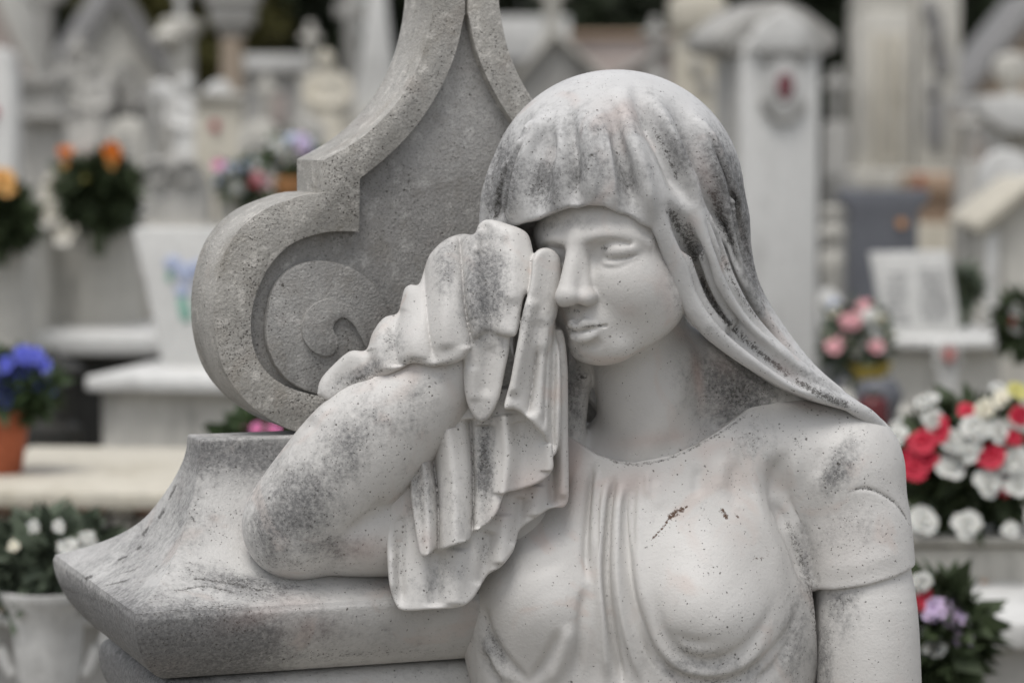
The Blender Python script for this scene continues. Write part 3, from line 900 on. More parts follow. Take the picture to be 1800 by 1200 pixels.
def cloth():
    c = Carve((545, 365, 20), (1030, 1100, 300), 2.0)
    # lowest tier
    fa = height([(700, 1060, 158), (684, 900, 140), (760, 1060, 160), (830, 1035, 152), (900, 960, 142), (992, 880, 126), (992, 650, 130), (850, 800, 134), (970, 580, 146)], [
        ([(708, 1072), (703, 1000), (706, 900)], 9, -12, 'g', .2), ([(690, 1050), (688, 960)], 10, 8, 'g', .3),
        ([(764, 1068), (766, 960)], 13, -11, 'g', .1), ([(800, 1068), (808, 960)], 17, 9, 'g', .1), ([(846, 1030), (860, 930)], 12, -13, 'g', .1),
        ([(880, 996), (888, 900)], 15, 10, 'g', .1), ([(908, 960), (916, 870)], 11, -11, 'g', .1),
        ([(942, 910), (946, 850)], 14, 8, 'g', .1), ([(972, 893), (968, 800), (970, 700), (975, 600)], 8, -14, 'g', .05),
        ([(990, 880), (989, 780), (988, 680), (985, 600)], 9, 8, 'g', .05)])
    c.slab([(700, 850), (760, 780), (830, 700), (955, 650), (966, 590), (982, 578), (992, 590), (998, 650), (999, 760), (1000, 850), (999, 878), (991, 891), (968, 894), (942, 910), (914, 931), (907, 955), (899, 974), (880, 997),
            (858, 1010), (844, 1032), (830, 1053), (808, 1067), (759, 1071), (709, 1073), (694, 1059), (683, 1020), (680, 950), (684, 890)], fa, 34, edge=6)
    # middle tier with two hanging tubes
    fb = height([(745, 950, 180), (800, 950, 186), (860, 900, 180), (965, 825, 166), (830, 710, 160), (955, 700, 165), (730, 830, 156), (770, 780, 164)], [
        ([(745, 810), (752, 900), (753, 980)], 11, 13, 'g', .02), ([(758, 780), (769, 870), (771, 975)], 7, -32, 'v', .02),
        ([(786, 750), (798, 850), (800, 970)], 15, 14, 'g', .02), ([(826, 735), (832, 840), (830, 952)], 7, -34, 'v', .02),
        ([(852, 745), (852, 830), (846, 930)], 15, -14, 'g', .02),
        ([(886, 728), (892, 800), (884, 870)], 13, 16, 'g', .02), ([(912, 740), (922, 800), (916, 865)], 15, -8, 'g', .02),
        ([(966, 780), (968, 828)], 14, 10, 'g', .02)])
    c.slab([(722, 815), (770, 758), (830, 690), (950, 690), (966, 740), (972, 800), (971, 827), (948, 848), (912, 861), (888, 867), (880, 885), (874, 900), (858, 920), (832, 937), (826, 949), (800, 958), (772, 968), (765, 965), (752, 976), (739, 974), (730, 930), (722, 870)], fb, 30, edge=5)
    # the folds that fall from beside the nose
    fc = height([(958, 445, 184), (965, 520, 186), (930, 600, 205), (895, 700, 214), (985, 640, 168), (990, 760, 158), (945, 745, 200), (968, 800, 180), (972, 560, 174)], [
        ([(938, 520), (922, 600), (900, 700)], 12, 9, 'g', .1), ([(950, 560), (935, 680), (926, 735)], 7, -20, 'v', .1), ([(967, 560), (961, 650), (956, 760)], 5, -12, 'v', .15),
        ([(962, 530), (956, 620), (950, 745)], 10, 6, 'g', .1),
        ([(977, 545), (973, 640), (970, 740), (971, 805)], 7, -18, 'g', .1)])
    c.slab([(936, 455), (946, 440), (960, 436), (974, 443), (982, 460), (983, 490), (978, 530), (977, 575), (984, 620), (988, 700), (985, 770), (972, 803), (958, 772), (945, 754), (919, 728), (902, 719), (886, 716), (897, 670), (908, 610), (920, 545), (932, 500)], fc, 64, edge=11)
    c.chain([(960, 464, 152), (958, 520, 162), (945, 600, 172)], (23, 23, 20), 12)
    # tongue of cloth below the hand
    ft = height([(820, 640, 206), (840, 735, 200), (890, 600, 202), (870, 700, 202)], [([(860, 600), (852, 700)], 12, -6, 'g', .2), ([(828, 640), (834, 710)], 10, 5, 'g', .2)])
    c.slab([(814, 610), (815, 672), (822, 711), (840, 740), (858, 736), (876, 704), (886, 659), (897, 596), (880, 565), (840, 570)], ft, 32, edge=9)
    # the cloth over hand and wrist
    fh = height([(567, 680, 128), (600, 645, 134), (650, 622, 140), (680, 560, 140), (715, 505, 138), (760, 445, 138), (812, 412, 140), (857, 388, 142), (925, 408, 152), (937, 470, 172),
                 (910, 570, 214), (850, 585, 228), (790, 640, 232), (727, 634, 216), (680, 652, 194), (620, 672, 160), (800, 520, 216), (740, 570, 208), (690, 610, 192)], [
        ([(806, 395), (812, 470), (818, 545), (832, 610)], 9, -26, 'v', .04), ([(780, 425), (776, 500), (784, 620)], 17, 8, 'g', .1),
        ([(848, 380), (854, 440), (860, 520), (864, 600)], 15, -14, 'g', .1), ([(895, 385), (904, 450), (898, 540)], 18, 9, 'g', .15),
        ([(834, 395), (838, 450)], 10, 6, 'g', .2),
        ([(742, 450), (748, 513), (754, 580), (764, 640)], 8, -14, 'v', .06), ([(722, 505), (718, 560), (730, 640)], 16, 5, 'g', .1),
        ([(704, 540), (693, 590), (700, 645)], 8, -13, 'v', .06)])
    c.slab([(556, 694), (562, 668), (584, 642), (614, 617), (642, 615), (654, 584), (674, 558), (700, 550), (712, 530), (760, 560), (770, 640), (727, 638), (705, 648), (677, 662), (640, 676), (606, 688), (580, 704)],
           height([(565, 680, 132), (620, 640, 152), (690, 600, 188), (740, 600, 200), (680, 560, 150), (600, 676, 140)], [
               ([(646, 615), (654, 640), (664, 668)], 11, -8, 'g', .05), ([(704, 545), (693, 592), (698, 645)], 12, -9, 'g', .05), ([(668, 560), (662, 610), (676, 655)], 14, 5, 'g', .1)]), 56, edge=16, k=6)
    c.slab([(664, 640), (668, 600), (680, 570), (699, 550), (709, 510), (720, 500), (737, 497), (752, 452), (777, 424), (809, 410), (832, 411), (842, 393), (858, 385), (887, 391), (922, 405), (934, 426), (938, 466), (932, 508),
            (920, 526), (911, 578), (901, 592), (870, 587), (850, 585), (837, 598), (824, 617), (809, 634), (782, 642), (754, 640), (727, 634), (705, 642), (680, 650)], fh, 90, edge=16, k=4)
    return c.mesh(2)

Vf, Qf = face()
Va, Qa, Vb, Qb = arms()
Vv, Qv = veil()
Vd, Qd = dress()
Vc, Qc = cloth()

Vbody, Qbody = join([(Vf, Qf), (Va, Qa), (Vb, Qb)])
stone_part('body', Vbody, Qbody, M_FIG, statue, attrs(Vbody,
    grime_and_shade=[(520, 890, 80, 100, 30, .72), (610, 790, 60, 120, 40, .55), (470, 930, 45, 70, 0, .6), (710, 730, 60, 70, 40, .35), (560, 960, 110, 30, 0, .5), (1295, 685, 85, 65, 30, .8), (1010, 690, 22, 80, 0, .6),  # neck patches: shadow painted on the left, dirt with veil shade on the right
           (1180, 490, 14, 100, -15, .35), (975, 395, 70, 14, -5, .35), (1480, 1070, 40, 60, 0, .45), (1450, 1150, 18, 90, 0, .5), (745, 680, 70, 20, -35, .4)],  # last patch paints the hand cloth's cast shadow on the wrist
    speck_and_shade=[(1300, 690, 60, 45, 30, .62), (1230, 770, 60, 24, -25, .42), (1012, 720, 20, 50, 0, .4), (1063, 436, 9, 8, 0, .7), (1012, 547, 11, 7, 0, .75), (1290, 700, 55, 40, 30, .42), (500, 985, 90, 20, 5, .5), (530, 930, 70, 50, 0, .32), (1100, 600, 60, 40, 0, .2), (1022, 662, 16, 14, 0, .8), (1005, 580, 6, 20, 0, .5),  # spots at eye corner and under the nose paint the shade there
           (1480, 1055, 40, 16, -5, .55), (1450, 1130, 18, 70, 0, .4), (1080, 455, 20, 8, 0, .3), (660, 960, 40, 30, 0, .3), (600, 820, 180, 160, 40, .16), (1090, 560, 110, 120, 0, .05), (1530, 1130, 80, 120, 0, .12)],
    lines=[([(1022, 575), (1040, 573), (1065, 572)], 3.5, .75), ([(1037, 376), (1042, 390)], 4, .5), ([(1041, 398), (1039, 405), (1047, 412)], 2.2, .5), ([(953, 390), (961, 420)], 2.5, .5), ([(1055, 450), (1080, 447), (1110, 447)], 2, .5), ([(1040, 425), (1075, 421), (1105, 428)], 2, .35)],  # eye, brow and mouth lines paint crease shade; forehead ones are cracks
    pink=[(1226, 660, 9, 45, -8, .8), (1150, 772, 70, 14, -8, .5), (640, 965, 45, 25, 0, .55), (1105, 545, 18, 12, 0, .3), (1172, 520, 12, 60, -12, .35), (1270, 640, 30, 14, 35, .3)]))
stone_part('dress', Vd, Qd, M_FIG, statue, attrs(Vd,
    grime_and_shade=[(1475, 820, 26, 60, 25, .6), (1500, 930, 50, 70, 0, .3), (1420, 990, 22, 90, -8, .5), (1250, 1170, 120, 30, 0, .4), (870, 1150, 30, 60, -30, .45), (1320, 780, 50, 40, 0, .3), (1400, 1130, 40, 90, 0, .4)],
    speck_and_shade=[(1210, 1140, 70, 16, 5, .5), (1290, 1110, 60, 50, -40, .3), (1320, 765, 45, 35, 0, .42), (1400, 780, 18, 45, 10, .42), (1460, 850, 26, 70, 15, .40), (1480, 930, 50, 60, 0, .28), (1240, 1000, 40, 14, 0, .35), (1250, 1200, 110, 16, 0, .45), (1430, 720, 30, 10, 10, .5), (1500, 760, 40, 14, 30, .3), (1240, 960, 260, 240, 0, .09), (1500, 900, 110, 150, 0, .15)],
    lines=[([(1375, 900), (1400, 960), (1425, 1040), (1440, 1150)], 10, .6), ([(1050, 803), (1112, 816), (1180, 804), (1262, 763), (1330, 715)], 4, .7), ([(1490, 863), (1520, 858), (1550, 868), (1580, 890), (1600, 925)], 3, .75),  # armhole line paints the crease shade; the last line is a crack
           ([(1080, 870), (1071, 940), (1069, 1020)], 3, .3), ([(1148, 1060), (1165, 1120), (1200, 1152)], 5, .45), ([(850, 1070), (865, 1120), (890, 1160)], 5, .5), ([(1425, 1034), (1520, 1024), (1608, 998)], 2.5, .4)],  # darker along the pleat, bust and sleeve hem creases
    pink=[(1105, 850, 55, 24, -10, .6), (1012, 830, 22, 60, 0, .55), (960, 950, 20, 14, 0, .3), (1420, 710, 40, 12, 15, .45), (1250, 790, 40, 10, -20, .3), (1500, 950, 60, 60, 0, .12)],
    rust=[([(1140, 953), (1165, 927), (1178, 908), (1192, 898), (1216, 886)], 3, .8), ([(1174, 912), (1186, 902), (1204, 892)], 7, .85), ([(1266, 893), (1272, 900), (1280, 914)], 6, .75), ([(1312, 985), (1330, 981), (1346, 981)], 3, .6), ([(1346, 958), (1352, 984)], 3, .6), ([(1290, 900), (1300, 912)], 4, .5)]))
stone_part('veil', Vv, Qv, M_VEIL, statue, attrs(Vv,
    grime_and_shade=[(1030, 290, 130, 60, 0, .34), (880, 320, 36, 90, 10, .75), (1285, 330, 34, 110, -18, .75), (960, 320, 40, 46, 10, .62), (1100, 320, 24, 50, -10, .50), (1020, 300, 30, 55, 0, .40), (1050, 225, 150, 40, 0, .30), (1195, 270, 24, 70, -28, .55), (1320, 470, 20, 90, -15, .6), (1430, 670, 70, 16, 35, .35)],
    speck_and_shade=[(950, 335, 36, 30, 0, .38), (1275, 390, 22, 70, -22, .52), (880, 340, 24, 60, 10, .40), (1470, 705, 40, 12, 25, .55), (1040, 260, 200, 90, 0, .10), (1300, 560, 60, 60, 40, .16)],
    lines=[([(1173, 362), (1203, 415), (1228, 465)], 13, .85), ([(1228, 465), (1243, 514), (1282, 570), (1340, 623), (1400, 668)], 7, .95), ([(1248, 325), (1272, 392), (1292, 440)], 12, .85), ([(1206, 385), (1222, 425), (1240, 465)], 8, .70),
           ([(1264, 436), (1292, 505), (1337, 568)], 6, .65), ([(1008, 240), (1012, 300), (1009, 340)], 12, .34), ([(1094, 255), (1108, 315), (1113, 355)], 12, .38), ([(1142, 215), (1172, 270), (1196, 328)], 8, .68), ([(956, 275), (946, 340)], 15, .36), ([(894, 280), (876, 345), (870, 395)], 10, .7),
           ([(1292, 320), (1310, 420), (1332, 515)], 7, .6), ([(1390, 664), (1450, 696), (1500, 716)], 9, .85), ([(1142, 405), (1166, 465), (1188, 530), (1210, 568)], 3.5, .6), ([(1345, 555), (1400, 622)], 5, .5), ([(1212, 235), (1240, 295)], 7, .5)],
    pink=[(1085, 190, 40, 20, 0, .25), (1240, 310, 14, 50, -20, .4), (1380, 650, 30, 10, 35, .4)]))
stone_part('handkerchief', Vc, Qc, M_FIG, statue, attrs(Vc,
    grime_and_shade=[(852, 510, 44, 90, 0, .85), (785, 470, 26, 60, 5, .5), (850, 420, 60, 25, 0, .45), (630, 655, 60, 14, -25, .6), (690, 600, 30, 34, 0, .4), (852, 820, 18, 90, 0, .75), (745, 860, 30, 90, 0, .45), (790, 880, 40, 90, 0, .3), (760, 1020, 60, 40, 0, .3), (955, 620, 30, 130, 5, .2), (920, 560, 12, 40, 10, .5)],
    speck_and_shade=[(850, 540, 36, 50, 0, .36), (850, 800, 20, 70, 0, .6), (740, 860, 22, 80, 0, .42), (700, 970, 20, 90, 0, .45), (850, 970, 20, 40, 10, .45), (920, 770, 40, 30, 0, .42), (800, 900, 30, 80, 0, .3), (640, 662, 70, 8, -20, .7), (740, 632, 60, 8, 0, .5), (690, 600, 14, 24, 0, .5), (930, 580, 10, 60, 12, .5), (830, 830, 180, 260, 0, .17)],  # narrow bands paint the shadow line along the hand cloth's lower edge
    lines=[([(700, 640), (760, 642), (805, 632)], 4, .5), ([(757, 790), (769, 870), (770, 960)], 5, .55), ([(830, 750), (832, 850), (830, 940)], 6, .6)],  # darker along the cloth's lower edge and the tube grooves
    pink=[(930, 850, 40, 30, -20, .5), (880, 900, 20, 20, 0, .35), (985, 850, 12, 50, 0, .5), (750, 950, 14, 20, 0, .4)]))
print('STATUE FACES', len(Qbody), len(Qd), len(Qv), len(Qc))

# ------------------------------------------------------------------ the cemetery behind
def at(u, v, d):
    return EYE + VIEW * d + RIGHT * ((u - 900) * PX * d / DIST) + UP * ((600 - v) * PX * d / DIST)
def per_px(d): return PX * d / DIST

def stone_mat(name, col, dark=0.35, stain=(0.16, 0.15, 0.135), rough=0.7, scale=5.0, bump=0.3):
    m, nt, b = new_mat(name, rough, 0.3)
    g = G(nt)
    n1, n2 = g.noise(scale, 5, 0.6), g.noise(scale * 9, 4, 0.65)
    c = g.mix(g.ramp(n2, 0.3, 0.7), col, tuple(x * 0.86 for x in col))
    streak = g.noise(scale * 1.5, 4, 0.6, vec=g.map((3, 3, 0.5)))
    c = g.mix(g.math('MULTIPLY', g.ramp(g.math('ADD', g.math('MULTIPLY', n1, 0.5), g.math('MULTIPLY', streak, 0.5)), 0.48, 0.66), dark), c, stain)
    c = g.mix(g.math('MULTIPLY', g.ramp(g.noise(scale * 40, 3, 0.7), 0.60, 0.72), dark), c, tuple(x * 0.5 for x in stain))
    g.set(b, 'Base Color', c)
    g.set(b, 'Normal', g.bump(n2, bump, 0.006))
    return m

def plain_mat(name, col, rough=0.6, var=0.2, scale=30, spec=0.3, trans=0.0):
    m, nt, b = new_mat(name, rough, spec)
    g = G(nt)
    c = g.mix(g.ramp(g.noise(scale, 3, 0.6), 0.3, 0.7), tuple(min(1, x * (1 + var)) for x in col), tuple(x * (1 - var) for x in col))
    g.set(b, 'Base Color', c)
    if trans:
        b.inputs['Subsurface Weight'].default_value = trans
        b.inputs['Subsurface Radius'].default_value = (0.01, 0.006, 0.004)
    return m

S_WHITE = stone_mat('white_marble', (0.66, 0.655, 0.63), 0.35)
S_PALE = stone_mat('pale_limestone', (0.57, 0.55, 0.495), 0.60)
S_CREAM = stone_mat('cream_limestone', (0.60, 0.56, 0.47), 0.45, (0.25, 0.21, 0.13))
S_GREY = stone_mat('grey_limestone', (0.40, 0.39, 0.365), 0.5)
S_DIRTY = stone_mat('lichen_limestone', (0.47, 0.455, 0.42), 0.85, (0.10, 0.10, 0.09))
S_PINK = stone_mat('rosy_marble', (0.48, 0.41, 0.375), 0.25)
S_TAN = stone_mat('tan_stone', (0.42, 0.34, 0.26), 0.35)
S_GRANITE = stone_mat('dark_granite', (0.13, 0.135, 0.15), 0.3, (0.06, 0.06, 0.07), 0.4)
S_ROOF = stone_mat('grey_roof_and_shade_stone', (0.25, 0.245, 0.24), 0.5)
S_PEACH = stone_mat('peach_stone', (0.46, 0.33, 0.235), 0.3)
S_BRICK = stone_mat('old_brick', (0.34, 0.21, 0.15), 0.4)
M_TERRA = plain_mat('terracotta', (0.36, 0.10, 0.045), 0.75)
M_ORPOT = plain_mat('orange_clay', (0.48, 0.24, 0.10), 0.75)
M_DARK = plain_mat('dark_bronze_and_gap', (0.035, 0.034, 0.030), 0.5)
M_INK = plain_mat('engraved_lettering', (0.12, 0.12, 0.13), 0.7)
M_LEAF = plain_mat('leaf_green', (0.055, 0.085, 0.035), 0.55, 0.35)
M_LEAFD = plain_mat('leaf_dark', (0.045, 0.062, 0.028), 0.55, 0.35)
M_LEAFG = plain_mat('leaf_grey_green', (0.10, 0.125, 0.085), 0.6, 0.3)
M_TREE = plain_mat('evergreen', (0.022, 0.030, 0.014), 0.7, 0.5, 2)
M_TREEY = plain_mat('olive_foliage', (0.075, 0.070, 0.020), 0.7, 0.5, 2)
M_BARK = plain_mat('bark', (0.09, 0.07, 0.055), 0.9)
FLC = {k: plain_mat('petal_' + k, c, 0.6, 0.12, 60, 0.3, 0.15) for k, c in {
    'white': (0.60, 0.60, 0.56), 'red': (0.52, 0.025, 0.055), 'crimson': (0.34, 0.02, 0.04), 'pink': (0.68, 0.36, 0.38), 'hotpink': (0.70, 0.22, 0.42), 'lilac': (0.56, 0.44, 0.62),
    'blue': (0.11, 0.13, 0.55), 'paleblue': (0.52, 0.58, 0.72), 'orange': (0.72, 0.22, 0.03), 'apricot': (0.72, 0.40, 0.13), 'yellow': (0.66, 0.62, 0.22), 'cream': (0.72, 0.68, 0.55)}.items()}

class Thing:
    """a thing standing on the ground at pixel column u, depth d; its parts are given in pixels at that depth"""
    def __init__(s, name, label, cat, u, d, yaw=0, group=None, z=0.0, kind=None):
        p = at(u, 600, d)
        s.u, s.d, s.m = u, d, per_px(d)
        s.loc = Vector((p.x, p.y, z))
        s.o = tag(empty(name, s.loc, math.radians(yaw)), label, cat, group, kind or 'thing')
        s.z0 = z
    def x(s, u): return (u - s.u) * s.m
    def z(s, v): return at(s.u, v, s.d).z - s.z0
    def box(s, name, u0, u1, v0, v1, dep, mat, y=0.0, bev=0.006, parent=None):
        x0, x1 = s.x(u0), s.x(u1)
        z1 = s.z(v0); zb_ = 0.0 if v1 is None else s.z(v1)
        return s.poly(name, [(x0, zb_), (x1, zb_), (x1, z1), (x0, z1)], dep, mat, y, bev, parent, local=True)
    def poly(s, name, pts, dep, mat, y=0.0, bev=0.006, parent=None, local=False):
        L = pts if local else [(s.x(u), 0.0 if v is None else s.z(v)) for u, v in pts]
        ar = sum(L[i - 1][0] * L[i][1] - L[i][0] * L[i - 1][1] for i in range(len(L)))
        if ar > 0: L = L[::-1]
        return prism(name, L, y, y + dep, mat, parent or s.o, bev)
    def lathe(s, name, prof, mat, x=0.0, y=0.0, seg=20, parent=None, sq=1.0):
        """prof: (radius m, z m)"""
        V, F = [], []
        for r, z in prof:
            for i in range(seg):
                a = 2 * math.pi * i / seg
                V.append((x + r * math.cos(a), y + r * sq * math.sin(a), z))
        n = len(prof)
        for j in range(n - 1):
            for i in range(seg):
                F.append((j * seg + i, j * seg + (i + 1) % seg, (j + 1) * seg + (i + 1) % seg, (j + 1) * seg + i))
        F.append(tuple(range(seg))[::-1]); F.append(tuple(range((n - 1) * seg, n * seg)))
        me = bpy.data.meshes.new(name); me.from_pydata(V, [], F)
        o = link_mesh(name, me, mat, parent or s.o)
        try: me.set_sharp_from_angle(angle=math.radians(45))
        except Exception: pass
        return o

# ---------------------------------------------------------------- flowers and foliage
def rosette(kind, mat):
    """one flower head, radius 1, opening upwards (+Z)"""
    V, F = [], []
    rows = {'rose': [(0.30, 0.55, 5, 0.35), (0.62, 0.38, 7, 0.45), (1.0, 0.12, 8, 0.52)],
            'daisy': [(0.45, 0.35, 8, 0.25), (1.0, 0.15, 13, 0.26)],
            'bell': [(0.55, 1.3, 6, 0.42), (0.95, 1.0, 6, 0.5)]}[kind]
    for R, lift_, n, wd in rows:
        for i in range(n):
            a = 2 * math.pi * (i + 0.5 * (R > .5)) / n + RNG.uniform(-.12, .12)
            c, s_ = math.cos(a), math.sin(a)
            R2, lf = R * RNG.uniform(.72, 1.12), lift_ * RNG.uniform(.5, 1.35)
            b = len(V)
            for t, w_, zz in ((0.08, 0.25, 0.0), (0.55, 1.0, lf * 0.75), (0.9, 0.85, lf * 1.0), (1.0, 0.35, lf * 0.9)):
                for sd_ in (-1, 1):
                    rr, tt = R2 * t, sd_ * wd * w_ * R2
                    V.append((rr * c - tt * s_, rr * s_ + tt * c, zz + 0.10 * abs(sd_) * w_ * R))
            for k in range(3):
                F.append((b + 2 * k, b + 2 * k + 1, b + 2 * k + 3, b + 2 * k + 2))
    b = len(V)
    for i in range(6):
        a = math.pi * i / 3
        V.append((0.26 * math.cos(a), 0.26 * math.sin(a), 0.12))
    V += [(0, 0, 0.42), (0, 0, -0.05)]
    for i in range(6):
        F.append((b + i, b + (i + 1) % 6, b + 6)); F.append((b + (i + 1) % 6, b + i, b + 7))
    me = bpy.data.meshes.new('flower')
    me.from_pydata(V, [], F)
    me.materials.append(mat)
    me.polygons.foreach_set('use_smooth', np.ones(len(F), dtype=bool))
    return me
ROS = {}
def flower(parent, kind, colr, loc, r, tilt):
    k = (kind, colr, int(RNG.integers(4)))
    if k not in ROS: ROS[k] = rosette(kind, FLC[colr])
    o = bpy.data.objects.new('flower', ROS[k])
    COL.objects.link(o)
    o.parent = parent
    o.location = loc
    o.scale = (r, r, r)
    o.rotation_euler = Vector(tilt).to_track_quat('Z', 'Y').to_euler()
    return o

def leaves(name, parent, mat, pts, size, n_per=1, seed=1, flatness=0.6):
    """leaf blades scattered round the given points, as one mesh"""
    R = np.random.default_rng(seed)
    P = np.repeat(np.asarray(pts, dtype=float), n_per, 0)
    n = len(P)
    d = R.normal(size=(n, 3)); d /= np.linalg.norm(d, axis=1)[:, None]
    up = R.normal(size=(n, 3)); sd_ = np.cross(d, up); sd_ /= np.linalg.norm(sd_, axis=1)[:, None]
    nn = np.cross(d, sd_)
    L = size * R.uniform(.7, 1.4, n)[:, None]
    w_ = L * flatness * 0.5
    a, b, c, e = P, P + d * L * .5 + sd_ * w_ * .7 + nn * L * .06, P + d * L, P + d * L * .5 - sd_ * w_ * .7 + nn * L * .06
    V = np.stack((a, b, c, e), 1).reshape(-1, 3)
    Q = np.arange(4 * n).reshape(-1, 4)
    return link_mesh(name, mesh_np(name, V, Q), mat, parent, smooth=False)

def bouquet(name, label, u, v, d, ru, rv, heads, vase=None, leafm=None, n_leaf=260, seed=1, group=None, leaf=0.05, explicit=(), z_base=None, kindmap=None, cat='flowers'):
    """heads: {colour: count}; ru, rv in pixels; explicit: (u, v, colour, r px)"""
    R = np.random.default_rng(seed)
    m = per_px(d)
    c = at(u, v, d)
    rx, rz = ru * m, rv * m
    zb_ = z_base if z_base is not None else max(0.0, c.z - rz * 2.2)
    o = tag(empty(name, (c.x, c.y, zb_)), label, cat, group, 'thing')
    C0 = Vector((0, 0, c.z - zb_))
    pts = R.normal(size=(n_leaf, 3)); pts /= np.linalg.norm(pts, axis=1)[:, None]
    pts *= (R.uniform(0.2, 1, n_leaf) ** .4)[:, None] * 0.95
    pts = pts * np.array((rx, rx * .75, rz)) * .86 + np.array(C0) - np.array((0, 0, rz * .12))
    leaves('foliage', o, leafm or M_LEAF, pts, leaf, 3, seed)
    for st in range(5):
        a_ = 2 * math.pi * st / 5
        tube_part('stem', [Vector((0.01 * math.cos(a_), 0.01 * math.sin(a_), 0)), C0 * .6 + Vector((rx * .2 * math.cos(a_), rx * .2 * math.sin(a_), 0)), C0 + Vector((rx * .5 * math.cos(a_), rx * .5 * math.sin(a_), 0))], 0.004, M_LEAF, o)
    todo = []
    for k, n in heads.items():
        todo += [k] * n
    R.shuffle(todo)
    n = len(todo)
    for i, k in enumerate(todo):
        a = i * 2.39996 + R.uniform(-.3, .3)
        t = (i + .5) / n
        # spread over the side that meets the light and the viewer
        el_ = math.asin(1 - 1.45 * t)
        dx, dy, dz = math.cos(a) * math.cos(el_), -abs(math.sin(a)) * math.cos(el_) if R.random() < .8 else math.sin(a) * math.cos(el_), math.sin(el_)
        p = C0 + Vector((dx * rx, dy * rx * .75, dz * rz)) * R.uniform(.88, 1.05)
        rr = (kindmap or {}).get('r', 20) * m * R.uniform(.75, 1.15)
        flower(o, (kindmap or {}).get(k, (kindmap or {}).get('kind', 'rose')), k, p, rr, (dx + R.uniform(-.3, .3), dy - .3, dz + .35))
    for (uu, vv, k, rpx) in explicit:
        q = at(uu, vv, d - rx * .85)
        p = q - Vector((c.x, c.y, zb_))
        flower(o, (kindmap or {}).get(k, (kindmap or {}).get('kind', 'rose')), k, p, rpx * m, (R.uniform(-.5, .5), -1, R.uniform(.2, .9)))
    return o

def tube_part(name, pts, r, mat, parent, seg=6):
    pts = [Vector(p) for p in pts]
    V, F = [], []
    rs = r if isinstance(r, (list, tuple)) else [r] * len(pts)
    for i, p in enumerate(pts):
        t = (pts[min(i + 1, len(pts) - 1)] - pts[max(i - 1, 0)]).normalized()
        a = t.orthogonal().normalized(); b = t.cross(a)
        for k in range(seg):
            an = 2 * math.pi * k / seg
            V.append(p + (a * math.cos(an) + b * math.sin(an)) * rs[i])
    for i in range(len(pts) - 1):
        for k in range(seg):
            F.append((i * seg + k, i * seg + (k + 1) % seg, (i + 1) * seg + (k + 1) % seg, (i + 1) * seg + k))
    F.append(tuple(range(seg))[::-1]); F.append(tuple(range((len(pts) - 1) * seg, len(pts) * seg)))
    me = bpy.data.meshes.new(name); me.from_pydata(V, [], F)
    return link_mesh(name, me, mat, parent)

def lettering(T, u0, u1, v0, v1, rows, y, seed, slope=0.0, parent=None, hgt=0.55):
    """rows of small engraved marks, unreadable at this distance"""
    R = np.random.default_rng(seed)
    bm = bmesh.new()
    for r in range(rows):
        vv = v0 + (v1 - v0) * (r + .5) / rows
        h = (v1 - v0) / rows * hgt
        u = u0 + R.uniform(0, (u1 - u0) * .12)
        end = u1 - R.uniform(0, (u1 - u0) * .15)
        while u < end:
            w_ = h * R.uniform(.35, .7)
            x0, x1 = T.x(u) + slope * r, T.x(u + w_) + slope * r
            z0, z1 = T.z(vv + h / 2), T.z(vv - h / 2 * R.uniform(.6, 1))
            for a0, a1, b0, b1 in ((x0, x0 + (x1 - x0) * .3, z0, z1), (x0 + (x1 - x0) * .31, x1, *sorted((z0 + (z1 - z0) * R.uniform(0, .75), z0 + (z1 - z0) * R.uniform(.8, 1))))):
                q = [bm.verts.new((a, y, b)) for a, b in ((a0, b0), (a1, b0), (a1, b1), (a0, b1))]
                bm.faces.new(q)
            u += w_ * (1.35 if R.random() > .18 else 2.2)
    me = bpy.data.meshes.new('inscription'); bm.to_mesh(me); bm.free()
    return link_mesh('inscription', me, M_INK, parent or T.o, smooth=False)

def oval(T, name, u, v, ru, rv, y, mat, dep=0.01, parent=None):
    L = [(T.x(u) + ru * T.m * math.cos(a), T.z(v) + rv * T.m * math.sin(a)) for a in np.linspace(0, 2 * math.pi, 25)[:-1]]
    return T.poly(name, L, dep, mat, y, 0.002, parent, local=True)

def arc_part(T, name, u, v, ru, rv, a0, a1, y, rad, mat):
    P = [Vector((T.x(u) + ru * T.m * math.cos(a), y, T.z(v) + rv * T.m * math.sin(a))) for a in np.linspace(math.radians(a0), math.radians(a1), 14)]
    return tube_part(name, P, rad, mat, T.o)

def cross_part(T, name, u, v0, v1, arm, wd, dep, mat, y=0.0):
    h = v1 - v0
    b0 = v0 + h * .22; b1 = b0 + wd
    return T.poly(name, [(u - wd / 2, v1), (u + wd / 2, v1), (u + wd / 2, b1), (u + arm, b1), (u + arm, b0), (u + wd / 2, b0), (u + wd / 2, v0), (u - wd / 2, v0), (u - wd / 2, b0), (u - arm, b0), (u - arm, b1), (u - wd / 2, b1)], dep, mat, y, 0.008)

